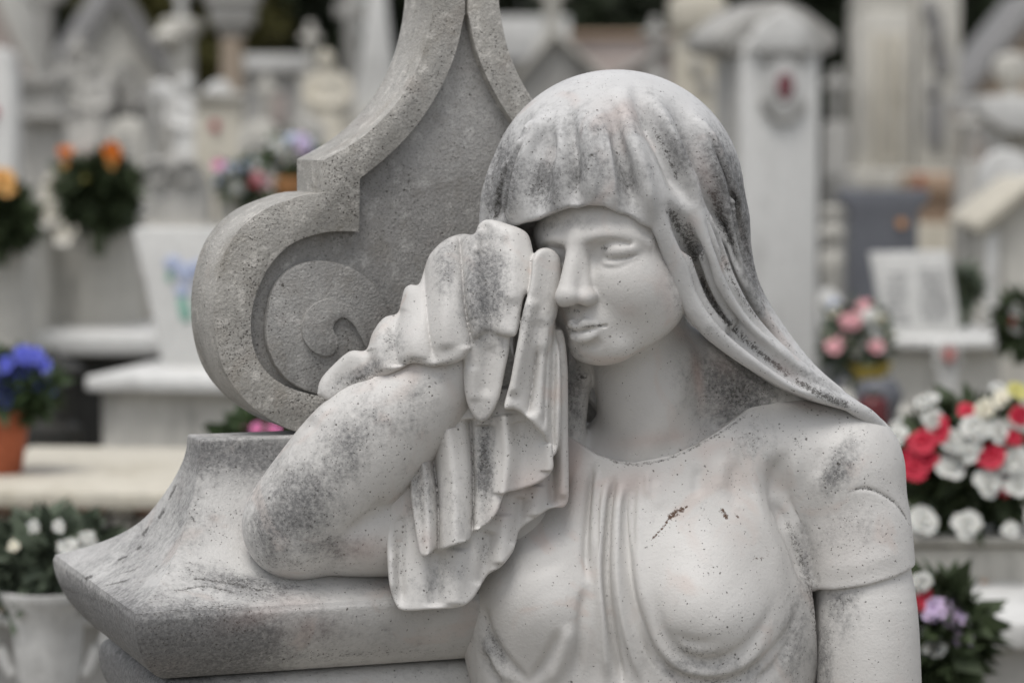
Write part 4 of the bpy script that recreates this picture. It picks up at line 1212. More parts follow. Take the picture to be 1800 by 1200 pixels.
def rubble(parent, T, u0, u1, v0, v1, y, mats, seed, size=36):
    """single stones laid in a wall face"""
    R = np.random.default_rng(seed)
    base = []
    for k in range(4):
        bm = bmesh.new()
        bmesh.ops.create_cube(bm, size=1)
        bmesh.ops.bevel(bm, geom=bm.edges[:], offset=0.18, segments=1, affect='EDGES')
        for vx in bm.verts:
            vx.co += Vector(R.uniform(-.07, .07, 3))
        me = bpy.data.meshes.new('wall_stone'); bm.to_mesh(me); bm.free()
        base.append(me)
    v = v0
    while v < v1:
        h = size * R.uniform(.7, 1.1)
        u = u0 - R.uniform(0, size)
        while u < u1:
            w_ = size * R.uniform(.8, 1.7)
            mt = mats[R.choice(len(mats))]
            me = base[R.integers(4)].copy(); me.materials.clear(); me.materials.append(mt)
            o = bpy.data.objects.new('wall_stone', me); COL.objects.link(o); o.parent = parent
            o.location = (T.x(u + w_ / 2), y, T.z(v + h / 2))
            o.scale = (w_ * T.m * .94, 0.10 * R.uniform(.8, 1.2), h * T.m * .92)
            o.rotation_euler = (0, R.uniform(-.06, .06), 0)
            u += w_
        v += h

def tree(name, label, u, v, d, ru, rv, mat, seed, n=2600, group=None):
    R = np.random.default_rng(seed)
    m = per_px(d)
    c = at(u, v, d)
    o = tag(empty(name, (c.x, c.y, 0)), label, 'tree', group, 'thing')
    rx, rz = ru * m, rv * m
    tube_part('trunk', [(0, 0, 0), (0.03, 0.02, c.z * .4), (0, 0, c.z), (0.02, 0, c.z + rz * .5)], [.16, .13, .09, .03], M_BARK, o, 8)
    pts = []
    for k in range(16):
        q = R.normal(size=3); q /= np.linalg.norm(q)
        cc = q * np.array((rx, rx * .8, rz)) * R.uniform(.3, .8) + np.array((0, 0, c.z))
        tube_part('limb', [(0, 0, c.z * .7), tuple(np.array((0, 0, c.z)) * .5 + cc * .5), tuple(cc)], [.06, .04, .015], M_BARK, o, 5) if k < 6 else None
        pp = R.normal(size=(n // 16, 3)); pp /= np.linalg.norm(pp, axis=1)[:, None]
        pp *= (R.uniform(0, 1, len(pp)) ** .35)[:, None]
        pts.append(pp * np.array((rx, rx * .8, rz)) * R.uniform(.30, .48) + cc)
    leaves('crown', o, mat, np.vstack(pts), 0.16, 2, seed, .7)
    return o

# ---- trees along the far edge
for i, (u, v, d, ru, rv, mt, lab) in enumerate([
    (60, -60, 24, 190, 330, M_TREE, 'dark evergreen tree behind the leftmost gabled tomb'),
    (330, -40, 23, 170, 300, M_TREEY, 'olive-tinted tree above the tan column at upper left'),
    (540, -20, 25, 190, 320, M_TREE, 'dark evergreen tree showing left of the headstone tip'),
    (800, -60, 26, 200, 330, M_TREE, 'dark evergreen tree hidden behind the headstone tip'),
    (1060, -10, 24, 180, 300, M_TREE, 'dark evergreen tree above the rosy wall and the veiled head'),
    (1290, -80, 26, 190, 330, M_TREE, 'dark evergreen tree behind the portrait tombstone'),
    (1500, -30, 25, 180, 300, M_TREE, 'dark evergreen tree between portrait tombstone and twin pillars'),
    (1760, -60, 24, 210, 330, M_TREE, 'dark evergreen tree at the upper right edge'),
    (-150, -60, 25, 200, 330, M_TREE, 'dark evergreen tree just left of the gabled tombs'),
    (1980, -60, 25, 200, 330, M_TREE, 'dark evergreen tree just beyond the right edge'),
    (-480, -50, 24, 210, 330, M_TREE, 'dark evergreen tree well left of the gabled tombs'), (-850, -50, 25, 220, 330, M_TREEY, 'olive-tinted tree far off to the left'),
    (2300, -50, 24, 210, 330, M_TREE, 'dark evergreen tree well right of the canopy tomb'), (2650, -50, 25, 220, 330, M_TREEY, 'olive-tinted tree far off to the right')]):
    tree('evergreen_tree', lab, u, v, d, ru, rv, mt, 50 + i, 3600, 'trees along the far edge of the cemetery')
# a clipped hedge closes the view below the crowns
hd = Thing('clipped_hedge', 'long dark hedge below the trees closing the far side', 'hedge', 900, 27.5)
R_ = np.random.default_rng(5)
hp = np.stack((R_.uniform(-24, 24, 22000), R_.uniform(-.5, .5, 22000), R_.uniform(0, 2.3, 22000)), 1)
hb = hd.box('twigs', -3460, 5260, 235, None, 0.5, M_TREE, 0.15)
leaves('foliage', hd.o, M_TREE, hp, 0.17, 2, 9, .7)

# ---- far left: gabled tombs, columns
def gable(name, label, u0, u1, vap, vea, d, wall, roofm, yaw=0, over=8, th=14, uap=None, dep=0.9, door=True, cat='tomb'):
    uc = (u0 + u1) / 2
    uap = uap or uc
    T = Thing(name, label, cat, uc, d, yaw)
    T.poly('wall', [(u0, None), (u1, None), (u1, vea), (uap, vap + th), (u0, vea)], dep, wall)
    for sgn, ue in ((-1, u0), (1, u1)):
        T.poly('roof', [(uap, vap), (ue + sgn * over, vea + over * (vea - vap) / max(1, abs(ue - uap))), (ue + sgn * over, vea + th + over * (vea - vap) / max(1, abs(ue - uap))), (uap, vap + th)], dep + 0.12, roofm, -0.06)
    if door:
        dw = (u1 - u0) * .22
        T.box('door', uc - dw, uc + dw, vea + 40, None, 0.03, M_DARK, -0.032, 0.003)
    return T
gable('gabled_tomb', 'pinkish gabled tomb cut by the left edge', -110, 68, -60, 130, 13, S_PINK, S_PALE, 0, 14, 16)
gable('gabled_tomb', 'pale gabled tomb with grey sloping roof at upper left', 118, 300, -40, 105, 14, S_PALE, S_ROOF, 14, 20, 46)
T = Thing('stone_cross', 'thin grey stone cross between the two gabled tombs', 'cross', 84, 12)
cross_part(T, 'cross', 84, -70, 170, 34, 22, 0.10, S_GREY); T.box('pedestal', 62, 106, 168, None, 0.22, S_GREY, -0.06)
T = Thing('ornate_pillar', 'pale ornate pillar with knobbed cross top left of tan column', 'pillar', 318, 11)
T.box('shaft', 298, 338, 62, None, 0.16, S_PALE); T.box('capital', 288, 350, 34, 62, 0.22, S_PALE, -0.03, 0.02); cross_part(T, 'cross', 320, -40, 34, 22, 15, 0.08, S_WHITE, 0.04)
T.lathe('knob', [(0.0, T.z(84)), (0.05, T.z(76)), (0.06, T.z(66)), (0.04, T.z(56)), (0.0, T.z(50))], S_PALE, T.x(300), -0.03)
T = Thing('tan_column', 'slender tan column with square grey capital at upper left', 'column', 410, 10)
r_ = 20 * T.m
T.lathe('shaft', [(r_ * 1.1, 0), (r_ * 1.05, .3), (r_, T.z(66))], S_TAN, 0, r_); T.box('capital', 372, 448, 10, 46, 0.16, S_GREY, -0.02, 0.012); T.box('neck_ring', 384, 436, 46, 66, 0.11, S_GREY, 0.0, 0.02); T.box('abacus', 364, 456, -14, 10, 0.19, S_GREY, -0.035, 0.006)
T = Thing('wall_tomb', 'white-lintelled wall tomb right of the tan column', 'tomb', 495, 13)
T.box('wall', 424, 566, 126, None, 0.5, S_GREY); T.box('lintel', 418, 545, 98, 126, 0.6, S_WHITE, -0.06); T.box('plaque', 466, 506, 165, 220, 0.02, S_PINK, -0.021, 0.003)
T = Thing('obelisk', 'white tapering obelisk beside the headstone tip', 'obelisk', 664, 10)
T.poly('shaft', [(622, 190), (704, 190), (684, 60), (672, -60), (656, -60), (640, 60)], 0.16, S_WHITE, 0.04); T.box('plinth', 600, 722, 190, None, 0.32, S_PALE, -0.04)
T.box('step', 586, 736, 300, None, 0.44, S_PALE, -0.1)
T = Thing('dark_cross', 'slim dark stone cross left of the white obelisk', 'cross', 622, 10.6)
cross_part(T, 'cross', 618, -30, 150, 28, 22, 0.09, S_GREY); T.box('pedestal', 596, 640, 150, None, 0.2, S_DIRTY, -0.05)

def figure(name, label, u, d, vtop, vbot, base_w, mat, seed, wings=False, base_mat=None):
    """a small carved mourner on a plinth: bowed head, shoulders, falling robe, wings"""
    T = Thing(name, label, 'statue', u, d)
    H = vbot - vtop
    s_ = H / 300.0
    P = lambda a, b, c=0: (u + a * s_, vtop + b * s_, c)
    ce = Carve((u - 150 * s_, vtop - 10, -90 * s_), (u + 150 * s_, vbot + 6, 120 * s_), max(2.0, 5 * s_))
    ce.ell(P(-6, 38, 20 * s_), (26 * s_, 33 * s_, 28 * s_), 0, raw=True)
    ce.chain([P(0, 75), P(0, 110), P(4, 200), P(6, 300)], [24 * s_, 48 * s_, 58 * s_, 76 * s_], 14 * s_, raw=True)
    ce.chain([P(-46, 100), P(-58, 150, 20 * s_), P(-16, 170, 60 * s_)], [20 * s_, 17 * s_, 14 * s_], 10 * s_, raw=True)
    ce.chain([P(46, 100), P(58, 150, 20 * s_), P(12, 172, 60 * s_)], [20 * s_, 17 * s_, 14 * s_], 10 * s_, raw=True)
    if wings:
        for q in (-1, 1):
            ce.chain([P(q * 20, 110, -40 * s_), P(q * 90, 50, -60 * s_), P(q * 112, 120, -60 * s_), P(q * 96, 200, -55 * s_)], [20 * s_, 30 * s_, 26 * s_, 10 * s_], 10 * s_, raw=True, flatz=.45)
    for q in (-30, 0, 30):
        ce.chain([P(q * .5, 180, 52 * s_), P(q, 300, 74 * s_)], [10 * s_, 14 * s_], 8 * s_, raw=True)
    V, Q = ce.mesh(2)
    L = np.stack(((V[:, 0] - u) * T.m, -V[:, 2] * T.m, np.array([T.z(vtop) - (y - vtop) * T.m for y in V[:, 1]])), 1)
    link_mesh('figure', mesh_np('figure', L, Q[:, ::-1]), mat, T.o)
    T.box('plinth', u - base_w / 2, u + base_w / 2, vbot - 4, None, 0.3, base_mat or S_PALE, -0.14)
    return T
figure('angel_statue', 'bright white angel with raised wings at upper left', 335, 9, 128, 300, 150, S_WHITE, 3, True, S_CREAM)
figure('mourner_statue', 'cream bowed mourner statue left of the white obelisk', 580, 9, 85, 262, 100, S_CREAM, 4, False)
figure('mourner_statue', 'greyish mossy mourner statue behind the orange flowers', 168, 9.6, 100, 262, 110, S_DIRTY, 5, True, S_PINK)

T = Thing('tall_stele', 'white stele with small oval portrait at the left edge', 'headstone', 5, 8)
T.poly('slab', [(-30, None), (30, None), (30, 110), (22, 92), (0, 82), (-22, 92), (-30, 110)], 0.12, S_WHITE); oval(T, 'portrait', -4, 198, 7, 11, -0.011, FLC['crimson'])
T = Thing('carved_stele', 'dirty pale stele with ledge behind the orange flowers', 'headstone', 74, 8.6)
T.box('slab', 42, 108, 150, None, 0.14, S_DIRTY); T.box('cap', 34, 116, 132, 152, 0.2, S_GREY, -0.03); T.box('ledge', 36, 130, 196, 212, 0.24, S_GREY, -0.06)
T = Thing('arched_headstone', 'pale arched headstone with dark stained scrolled crest', 'headstone', 305, 7.4)
T.poly('slab', [(250, None), (366, None), (366, 345), (356, 305), (335, 280), (305, 270), (275, 280), (256, 305), (250, 345)], 0.13, S_DIRTY)
for q in (-1, 1): arc_part(T, 'scroll', 305 + q * 27, 300, 20, 18, 0, 330, -0.012, 0.012, S_GREY)
T.box('shoulder', 240, 376, 395, None, 0.2, S_PALE, -0.04)
T = Thing('cream_stele', 'cream stele with tiny red portrait below the angel', 'headstone', 388, 8.2)
T.box('slab', 345, 425, 175, None, 0.13, S_CREAM); oval(T, 'portrait', 381, 222, 8, 10, -0.011, FLC['crimson']); T.box('cap', 340, 430, 163, 177, 0.17, S_PALE, -0.02)
T = Thing('leaning_slab', 'dark grey tapering stone slab beside the white plaque', 'headstone', 238, 6.9)
T.poly('slab', [(196, 690), (282, 690), (262, 520), (240, 380), (222, 300), (206, 300), (206, 420)], 0.10, S_ROOF); T.box('foot', 188, 292, 690, None, 0.2, S_GREY, -0.05)

# ---- left: long tombs and planters
T = Thing('low_tomb', 'long pale low tomb with rounded body at far left', 'tomb', 80, 7.0, -4)
T.box('lid', -160, 236, 462, 498, 0.75, S_WHITE, -0.05, 0.012); T.box('body', -150, 228, 498, 545, 0.68, S_PALE, 0.0, 0.02); T.box('roll', -160, 236, 545, 590, 0.74, S_PALE, -0.04, 0.045); T.box('footing', -150, 226, 590, None, 0.6, S_GREY, 0.03)
T = Thing('kerb_slab', 'white kerb slab with dark gap under it at left', 'slab', 110, 6.1, -3)
T.box('slab', -140, 292, 590, 624, 0.5, S_WHITE, 0, 0.008); T.box('gap_shade', -130, 280, 624, None, 0.3, M_DARK, 0.14)  # near-black block below the slab paints the shade of the open gap
T = Thing('planter_wall', 'pale sloped planter block under the orange flowers', 'planter', 175, 6.4)
T.poly('block', [(40, None), (236, None), (236, 430), (214, 384), (150, 380), (120, 432), (40, 432)], 0.35, S_PALE); T.box('rim', 128, 226, 374, 388, 0.4, S_WHITE, -0.025)
T = Thing('planter_wall', 'pale block carrying the orange flowers at the left edge', 'planter', 0, 6.0)
T.box('block', -70, 46, 420, None, 0.4, S_PALE); T.box('rim', -76, 52, 404, 420, 0.46, S_PALE, -0.03)
bouquet('orange_flowers', 'dark leafy bunch with two tall orange blooms at left', 172, 330, 6.3, 66, 54, {}, None, M_LEAFD, 420, 11, None, 0.06,
        [(118, 275, 'orange', 15), (118, 290, 'apricot', 11), (193, 270, 'orange', 18), (196, 288, 'apricot', 12), (150, 318, 'yellow', 7)], kindmap={'kind': 'bell'})
bouquet('orange_flowers', 'apricot blooms over dark leaves cut by the left edge', 0, 375, 5.9, 42, 42, {}, None, M_LEAFD, 260, 12, None, 0.06, [(2, 318, 'apricot', 24), (16, 332, 'apricot', 16), (-14, 330, 'orange', 16)], kindmap={'kind': 'rose'})

# tomb chest with the white plaque
T = Thing('tomb_chest', 'pale marble tomb chest with slab lid left of the scroll', 'tomb', 300, 5.2, -13)
T.box('chest', 158, 560, 688, None, 0.62, S_PALE, 0.03, 0.004); T.box('lid', 142, 575, 664, 690, 0.70, S_WHITE, -0.01, 0.006)
T = Thing('white_plaque', 'bright white upright plaque with faded blue and green ornament', 'plaque', 330, 5.45, -6, z=at(330, 662, 5.45).z)
T.poly('slab', [(286, 655), (470, 655), (500, 400), (232, 400)], 0.04, S_WHITE, 0.0, 0.006)
flm = plain_mat('faded_blue_print', (0.42, 0.47, 0.62), 0.6, .1); flg = plain_mat('faded_green_print', (0.22, 0.42, 0.34), 0.6, .1)
for uu, vv, rr, mm in ((305, 462, 16, flm), (330, 478, 20, flm), (350, 470, 16, flm), (322, 510, 14, flm)): oval(T, 'blossom', uu, vv, rr, rr * .8, -0.006, mm, 0.005)
T.poly('leaf_print', [(312, 524), (326, 520), (338, 552), (330, 566), (318, 560)], 0.005, flg, -0.006, 0.001)
T.poly('leaf_print', [(296, 474), (306, 482), (300, 496), (292, 490)], 0.005, flg, -0.0062, 0.001)
T = Thing('dark_upright', 'dark turned upright form beside the tomb chest', 'lantern', 92, 5.3)  # dark turned form filling the dark gap between the tombs
ln = [(0.0, T.z(628)), (0.02, T.z(632)), (0.05, T.z(650)), (0.036, T.z(662)), (0.036, T.z(740)), (0.055, T.z(752)), (0.055, T.z(800)), (0.06, 0.0)]
T.lathe('body', ln[::-1], M_DARK, seg=10); T.lathe('cap', [(0.03, T.z(640)), (0.062, T.z(648)), (0.02, T.z(626)), (0.006, T.z(612))], M_DARK, seg=10)

# raised bed with white slab, rubble wall
T = Thing('raised_grave', 'raised grave bed with cream slab top over rubble stonework', 'tomb', 100, 4.25, -6)
T.box('slab', -140, 345, 862, 892, 0.60, S_CREAM, -0.03, 0.006)
core = T.box('core', -130, 330, 892, None, 0.5, S_GREY, 0.10, 0.004)
for k in range(9):
    T.box('brick', -130 + k * 52, -130 + k * 52 + 48, 893.5, 907, 0.11, S_BRICK if k % 3 else S_PALE, 0.012 + 0.004 * (k % 2), 0.003)
rubble(core, T, -120, 330, 909, 1090, 0.07, [S_PALE, S_DIRTY, S_CREAM, S_WHITE, S_TAN], 21, 38)
ztop = T.z(862)
T = Thing('terracotta_pot', 'red terracotta pot cut by the left edge on the slab', 'pot', 4, 4.45, 0, z=ztop)
k_ = T.m
T.lathe('pot', [(30 * k_, 0), (33 * k_, .005), (42 * k_, T.z(760)), (44 * k_, T.z(745)), (48 * k_, T.z(744)), (49 * k_, T.z(722)), (45 * k_, T.z(720)), (40 * k_, T.z(732)), (36 * k_, T.z(740))], M_TERRA)
bouquet('blue_flowers', 'violet-blue hydrangea bunch in the terracotta pot', 24, 672, 4.45, 62, 42, {'blue': 26, 'paleblue': 3}, None, M_LEAF, 160, 13, None, 0.05, [(60, 625, 'blue', 18), (40, 622, 'blue', 18), (78, 640, 'blue', 15), (10, 640, 'blue', 18)], z_base=ztop + 0.08, kindmap={'kind': 'rose', 'r': 19})

# white urn, bottom left
T = Thing('white_urn', 'white handled garden urn at the bottom left corner', 'urn', 78, 3.55)
k_ = T.m
T.lathe('bowl', [(50 * k_, T.z(1215)), (58 * k_, T.z(1190)), (62 * k_, T.z(1120)), (70 * k_, T.z(1075)), (82 * k_, T.z(1058)), (86 * k_, T.z(1048)), (86 * k_, T.z(1040)), (74 * k_, T.z(1040)), (66 * k_, T.z(1056)), (50 * k_, T.z(1070))], S_WHITE, seg=28)
T.lathe('foot', [(80 * k_, 0), (80 * k_, .25), (40 * k_, .30), (36 * k_, T.z(1250)), (50 * k_, T.z(1216))], S_WHITE, seg=24)
for q in (-1, 1):
    P_ = [Vector((q * r2 * k_, 0, T.z(v2))) for r2, v2 in ((64, 1100), (88, 1092), (104, 1110), (98, 1135), (84, 1150), (72, 1180), (62, 1195))]
    tube_part('handle', [Vector(p) for p in spline([tuple(p) for p in P_], 4)], 0.008, S_WHITE, T.o, 8)
bouquet('white_flowers', 'white blooms among grey-green leaves in the white urn', 90, 985, 3.6, 120, 60, {}, None, M_LEAFG, 420, 14, None, 0.05,
        [(118, 962, 'white', 20), (152, 945, 'white', 15), (104, 925, 'white', 14), (135, 972, 'white', 16), (160, 955, 'white', 14), (60, 925, 'white', 12), (25, 960, 'cream', 12)], kindmap={'kind': 'daisy'}, z_base=at(78, 1050, 3.55).z)

# pale plinth with two bunches behind the scroll
T = Thing('flower_plinth', 'pale plinth carrying two mixed bunches behind the scroll', 'plinth', 470, 6.7)
T.box('block', 385, 600, 345, None, 0.4, S_PALE); T.box('cap', 378, 608, 332, 346, 0.46, S_PALE, -0.03)
bouquet('mixed_flowers', 'pale blue and pink bunch left of the notch in the scrolled headstone', 430, 315, 6.5, 46, 30, {'white': 12, 'paleblue': 7, 'pink': 2}, None, M_LEAF, 90, 15, None, 0.05, [(385, 290, 'hotpink', 11), (448, 318, 'red', 11), (452, 308, 'pink', 11)], kindmap={'r': 13}, z_base=at(430, 352, 6.5).z)
bouquet('mixed_flowers', 'white and lilac bunch touching the notch of the scrolled headstone', 512, 272, 6.6, 44, 34, {'white': 15, 'lilac': 2, 'paleblue': 5}, None, M_LEAF, 90, 16, None, 0.05, [(530, 258, 'lilac', 13)], kindmap={'r': 14}, z_base=at(512, 318, 6.6).z)
T = Thing('orange_pot', 'orange clay pot under the white and lilac bunch', 'pot', 508, 6.55, 0, z=at(508, 346, 6.55).z)
k_ = T.m
T.lathe('pot', [(20 * k_, 0), (28 * k_, T.z(322)), (31 * k_, T.z(321)), (31 * k_, T.z(312)), (27 * k_, T.z(312)), (22 * k_, T.z(320))], M_ORPOT)
bouquet('pink_flowers', 'bright pink blooms peeping out between scroll and shelf', 455, 775, 4.1, 58, 30, {'hotpink': 9}, None, M_LEAF, 120, 17, None, 0.05, [(452, 757, 'hotpink', 16), (480, 756, 'hotpink', 16), (425, 760, 'hotpink', 12)], kindmap={'r': 17})

# ---- centre, above the veil
T = Thing('flat_chapel', 'white flat-roofed tomb chapel right of the headstone tip', 'tomb', 930, 15)
T.box('wall', 868, 990, 112, None, 0.8, S_GREY); T.box('parapet', 858, 1000, 32, 104, 0.95, S_WHITE, -0.08); T.box('cornice', 852, 1006, 104, 113, 1.02, S_ROOF, -0.11)  # dark band below the parapet paints its shadow line
T = Thing('stone_cross', 'pale stone cross rising right of the white tomb chapel', 'cross', 972, 13)
cross_part(T, 'cross', 970, -60, 70, 30, 26, 0.1, S_PALE); T.poly('pedestal', [(938, None), (1006, None), (1002, 70), (942, 70)], 0.24, S_PALE, -0.06)
T = Thing('rosy_wall', 'low rosy marble wall above the veiled head', 'wall', 1090, 15.5)
T.box('wall', 985, 1195, 66, None, 0.25, S_PINK); T.box('coping', 978, 1202, 58, 68, 0.32, S_PEACH, -0.03)
gable('gabled_stone', 'small grey gabled stone whose slope drops behind the veil crown', 905, 1062, 52, 132, 12, S_GREY, S_PALE, 0, 8, 12, 975, 0.3, False, 'headstone')
gable('gabled_stone', 'small grey gabled stone left of the cream pillar', 1092, 1210, 70, 122, 12.3, S_PINK, S_GREY, 0, 8, 12, 1180, 0.3, False, 'headstone')
T = Thing('cream_pillar', 'cream stained pillar directly right of the veil crown', 'pillar', 1225, 10)
T.box('shaft', 1186, 1266, 60, None, 0.25, S_CREAM); T.box('cap', 1178, 1274, -10, 60, 0.31, S_CREAM, -0.03, 0.03); T.box('finial', 1196, 1256, -80, -10, 0.2, S_CREAM, 0.02, 0.04)
for (uu, vv) in ((1222, 118), (1236, 150)): oval(T, 'boss', uu, vv, 12, 10, -0.02, S_DIRTY, 0.02)

# ---- right: tombstone with portrait
T = Thing('portrait_tombstone', 'tall white tombstone with oval portrait and gabled cornice', 'headstone', 1370, 8, 14)
T.box('slab', 1300, 1442, 70, None, 0.26, S_WHITE, 0.0, 0.01); 
T.box('grey_side', 1296, 1448, 100, None, 0.2, S_GREY, 0.03, 0.01)  # slightly wider block gives the white slab greyer sides
T.poly('cornice', [(1262, 62), (1262, 88), (1300, 100), (1444, 100), (1478, 88), (1478, 62), (1420, 20), (1370, 0), (1318, 20)], 0.34, S_GREY, 0.01, 0.012)
T.poly('gable_front', [(1304, 92), (1438, 92), (1420, 46), (1370, 16), (1322, 46)], 0.03, S_WHITE, -0.022, 0.006)
pr_ = oval(T, 'portrait_rim', 1374, 150, 34, 46, -0.012, S_WHITE, 0.012); oval(T, 'portrait', 1374, 152, 15, 25, -0.02, plain_mat('portrait_photo', (0.17, 0.055, 0.065), 0.25, .4, 40), 0.0075, pr_)
arc_part(T, 'laurel', 1372, 152, 44, 58, 40, 140, -0.01, 0.009, S_GREY); arc_part(T, 'laurel', 1372, 150, 44, 62, 205, 335, -0.01, 0.010, S_GREY)
T = Thing('twin_pillar_tomb', 'pale twin-pillared tomb with dark carved right pillar', 'tomb', 1595, 10)
T.box('left_pillar', 1502, 1602, 20, 300, 0.3, S_PALE, 0, 0.02); T.poly('left_gable', [(1500, 22), (1604, 22), (1590, -30), (1545, -60), (1512, -30)], 0.26, S_PALE, 0.02)
T.box('right_pillar', 1606, 1684, -60, 296, 0.28, S_PALE, 0.02, 0.012); T.box('base', 1484, 1738, 298, 334, 0.42, S_PALE, -0.06, 0.01); T.box('footing', 1496, 1726, 334, None, 0.36, S_GREY, -0.03)
for q in range(3): T.box('flute', 1528 + q * 22, 1540 + q * 22, 60, 285, 0.012, S_CREAM, -0.0125, 0.004)
for (uu, vv, a, b) in ((1640, 60, 14, 40), (1650, 110, 16, 26), (1636, 160, 12, 18), (1640, 215, 17, 52), (1628, 20, 12, 24)): oval(T, 'dark_carving', uu, vv, a, b, 0.005, S_ROOF, 0.016)
T = Thing('peach_base', 'peach coloured stepped stone base with terracotta corners', 'plinth', 1668, 9.2)
T.box('block', 1622, 1722, 340, None, 0.3, S_PEACH, 0.02); T.box('band', 1606, 1734, 306, 342, 0.38, S_PEACH, -0.02, 0.008); T.box('step', 1600, 1740, 392, None, 0.4, S_CREAM, -0.03)
for uu in (1606, 1722): T.box('corner_tile', uu, uu + 12, 305, 330, 0.012, M_TERRA, -0.0335, 0.002)
T = Thing('granite_headstone', 'dark grey granite headstone with flared top', 'headstone', 1552, 6.6)
T.poly('slab', [(1488, 640), (1618, 640), (1612, 400), (1612, 372), (1632, 352), (1632, 334), (1474, 334), (1474, 352), (1494, 372), (1494, 400)], 0.10, S_GRANITE, 0, 0.006); T.box('base', 1462, 1640, 640, None, 0.24, S_GRANITE, -0.06)
oval(T, 'ornament', 1582, 392, 8, 8, -0.012, M_ORPOT, 0.012)
T = Thing('baluster', 'short turned pale baluster left of the granite headstone', 'baluster', 1461, 7.2)
k_ = T.m
T.lathe('shaft', [(22 * k_, 0), (22 * k_, .15), (12 * k_, .2), (12 * k_, T.z(500)), (20 * k_, T.z(470)), (22 * k_, T.z(450)), (12 * k_, T.z(435)), (22 * k_, T.z(415)), (22 * k_, T.z(400)), (12 * k_, T.z(390)), (22 * k_, T.z(372)), (20 * k_, T.z(362)), (0.001, T.z(360))], S_PALE)
T = Thing('book_plaque', 'white marble plaque with rows of lettering before the granite headstone', 'plaque', 1606, 6.1, 0, z=at(1606, 596, 6.1).z)
sb_ = T.poly('slab', [(1556, 592), (1690, 592), (1668, 440), (1528, 444)], 0.03, S_WHITE, 0.0, 0.004)
lettering(T, 1552, 1592, 476, 572, 7, -0.003, 31, 0.0012, sb_); lettering(T, 1612, 1660, 470, 572, 8, -0.003, 32, 0.0012, sb_)
T = Thing('grey_tomb', 'grey tomb front below the lettered plaque', 'tomb', 1650, 6.0)
T.box('front', 1540, 1765, 612, None, 0.5, S_PALE, 0.04); T.box('lid', 1528, 1775, 594, 612, 0.6, S_WHITE, -0.02); T.box('lid_shadow_paint', 1535, 1700, 613, 620, 0.02, S_ROOF, 0.021, 0.001)  # dark strip below the lid paints the lid's shade on the front
T = Thing('portrait_cross', 'small white cross with round portrait right of the pink bouquet', 'cross', 1668, 5.6, 0)
T.poly('cross', [(1650, None), (1688, None), (1684, 660), (1690, 640), (1690, 600), (1646, 600), (1646, 640), (1654, 660)], 0.04, S_WHITE, 0, 0.005)
pr_ = oval(T, 'portrait_rim', 1667, 622, 20, 22, -0.01, S_GREY, 0.01); oval(T, 'portrait', 1667, 622, 12, 14, -0.015, plain_mat('small_portrait', (0.40, 0.17, 0.16), 0.3, .3, 40), 0.0045, pr_)
T = Thing('small_card', 'small white card leaning left of the pink bouquet', 'card', 1462, 5.9, 0, z=at(1462, 575, 5.9).z)
T.poly('card', [(1440, 575), (1494, 560), (1478, 520), (1456, 504), (1440, 510)], 0.01, S_WHITE, 0, 0.002); oval(T, 'blossom', 1466, 535, 9, 11, -0.003, flm, 0.003)
T = Thing('low_wall_block', 'pale block under the pink bouquet right of the veil', 'plinth', 1500, 5.5)
T.box('block', 1420, 1600, 735, None, 0.4, S_PALE); T.box('cap', 1412, 1608, 722, 736, 0.46, S_PALE, -0.03)
bouquet('pink_flowers', 'pink and white bouquet with yellow wrap right of the veil', 1508, 590, 5.3, 58, 60, {'pink': 7, 'white': 9, 'cream': 4}, None, M_LEAFG, 200, 18, None, 0.045, [(1466, 610, 'pink', 15), (1500, 565, 'pink', 15), (1530, 555, 'white', 14), (1540, 610, 'pink', 13)], z_base=at(1508, 690, 5.3).z, kindmap={'r': 14})
T = Thing('yellow_wrap', 'mustard paper wrap holding the pink bouquet', 'wrap', 1530, 5.25, 0, z=at(1530, 690, 5.25).z)
k_ = T.m
T.lathe('cone', [(14 * k_, 0), (22 * k_, T.z(665)), (40 * k_, T.z(640)), (36 * k_, T.z(642)), (12 * k_, T.z(672))], plain_mat('mustard_paper', (0.42, 0.32, 0.07), 0.7), seg=12)
T = Thing('grey_vase', 'dark grey round vase below the yellow wrap', 'vase', 1545, 5.15, 0, z=at(1545, 724, 5.5).z)
k_ = T.m
T.lathe('body', [(24 * k_, 0), (40 * k_, T.z(712)), (44 * k_, T.z(695)), (36 * k_, T.z(676)), (30 * k_, T.z(668)), (26 * k_, T.z(670)), (22 * k_, T.z(690))], S_GRANITE)
T = Thing('red_candle', 'dark red grave candle jar beside the shoulder', 'candle', 1536, 4.9, 0, z=at(1545, 724, 5.5).z)
k_ = T.m
T.lathe('jar', [(20 * k_, -.02), (26 * k_, 0), (27 * k_, T.z(712)), (22 * k_, T.z(700)), (14 * k_, T.z(696))], plain_mat('red_glass', (0.10, 0.02, 0.022), 0.25)); T.lathe('lid', [(16 * k_, T.z(697)), (16 * k_, T.z(690)), (0.002, T.z(686))], M_DARK)

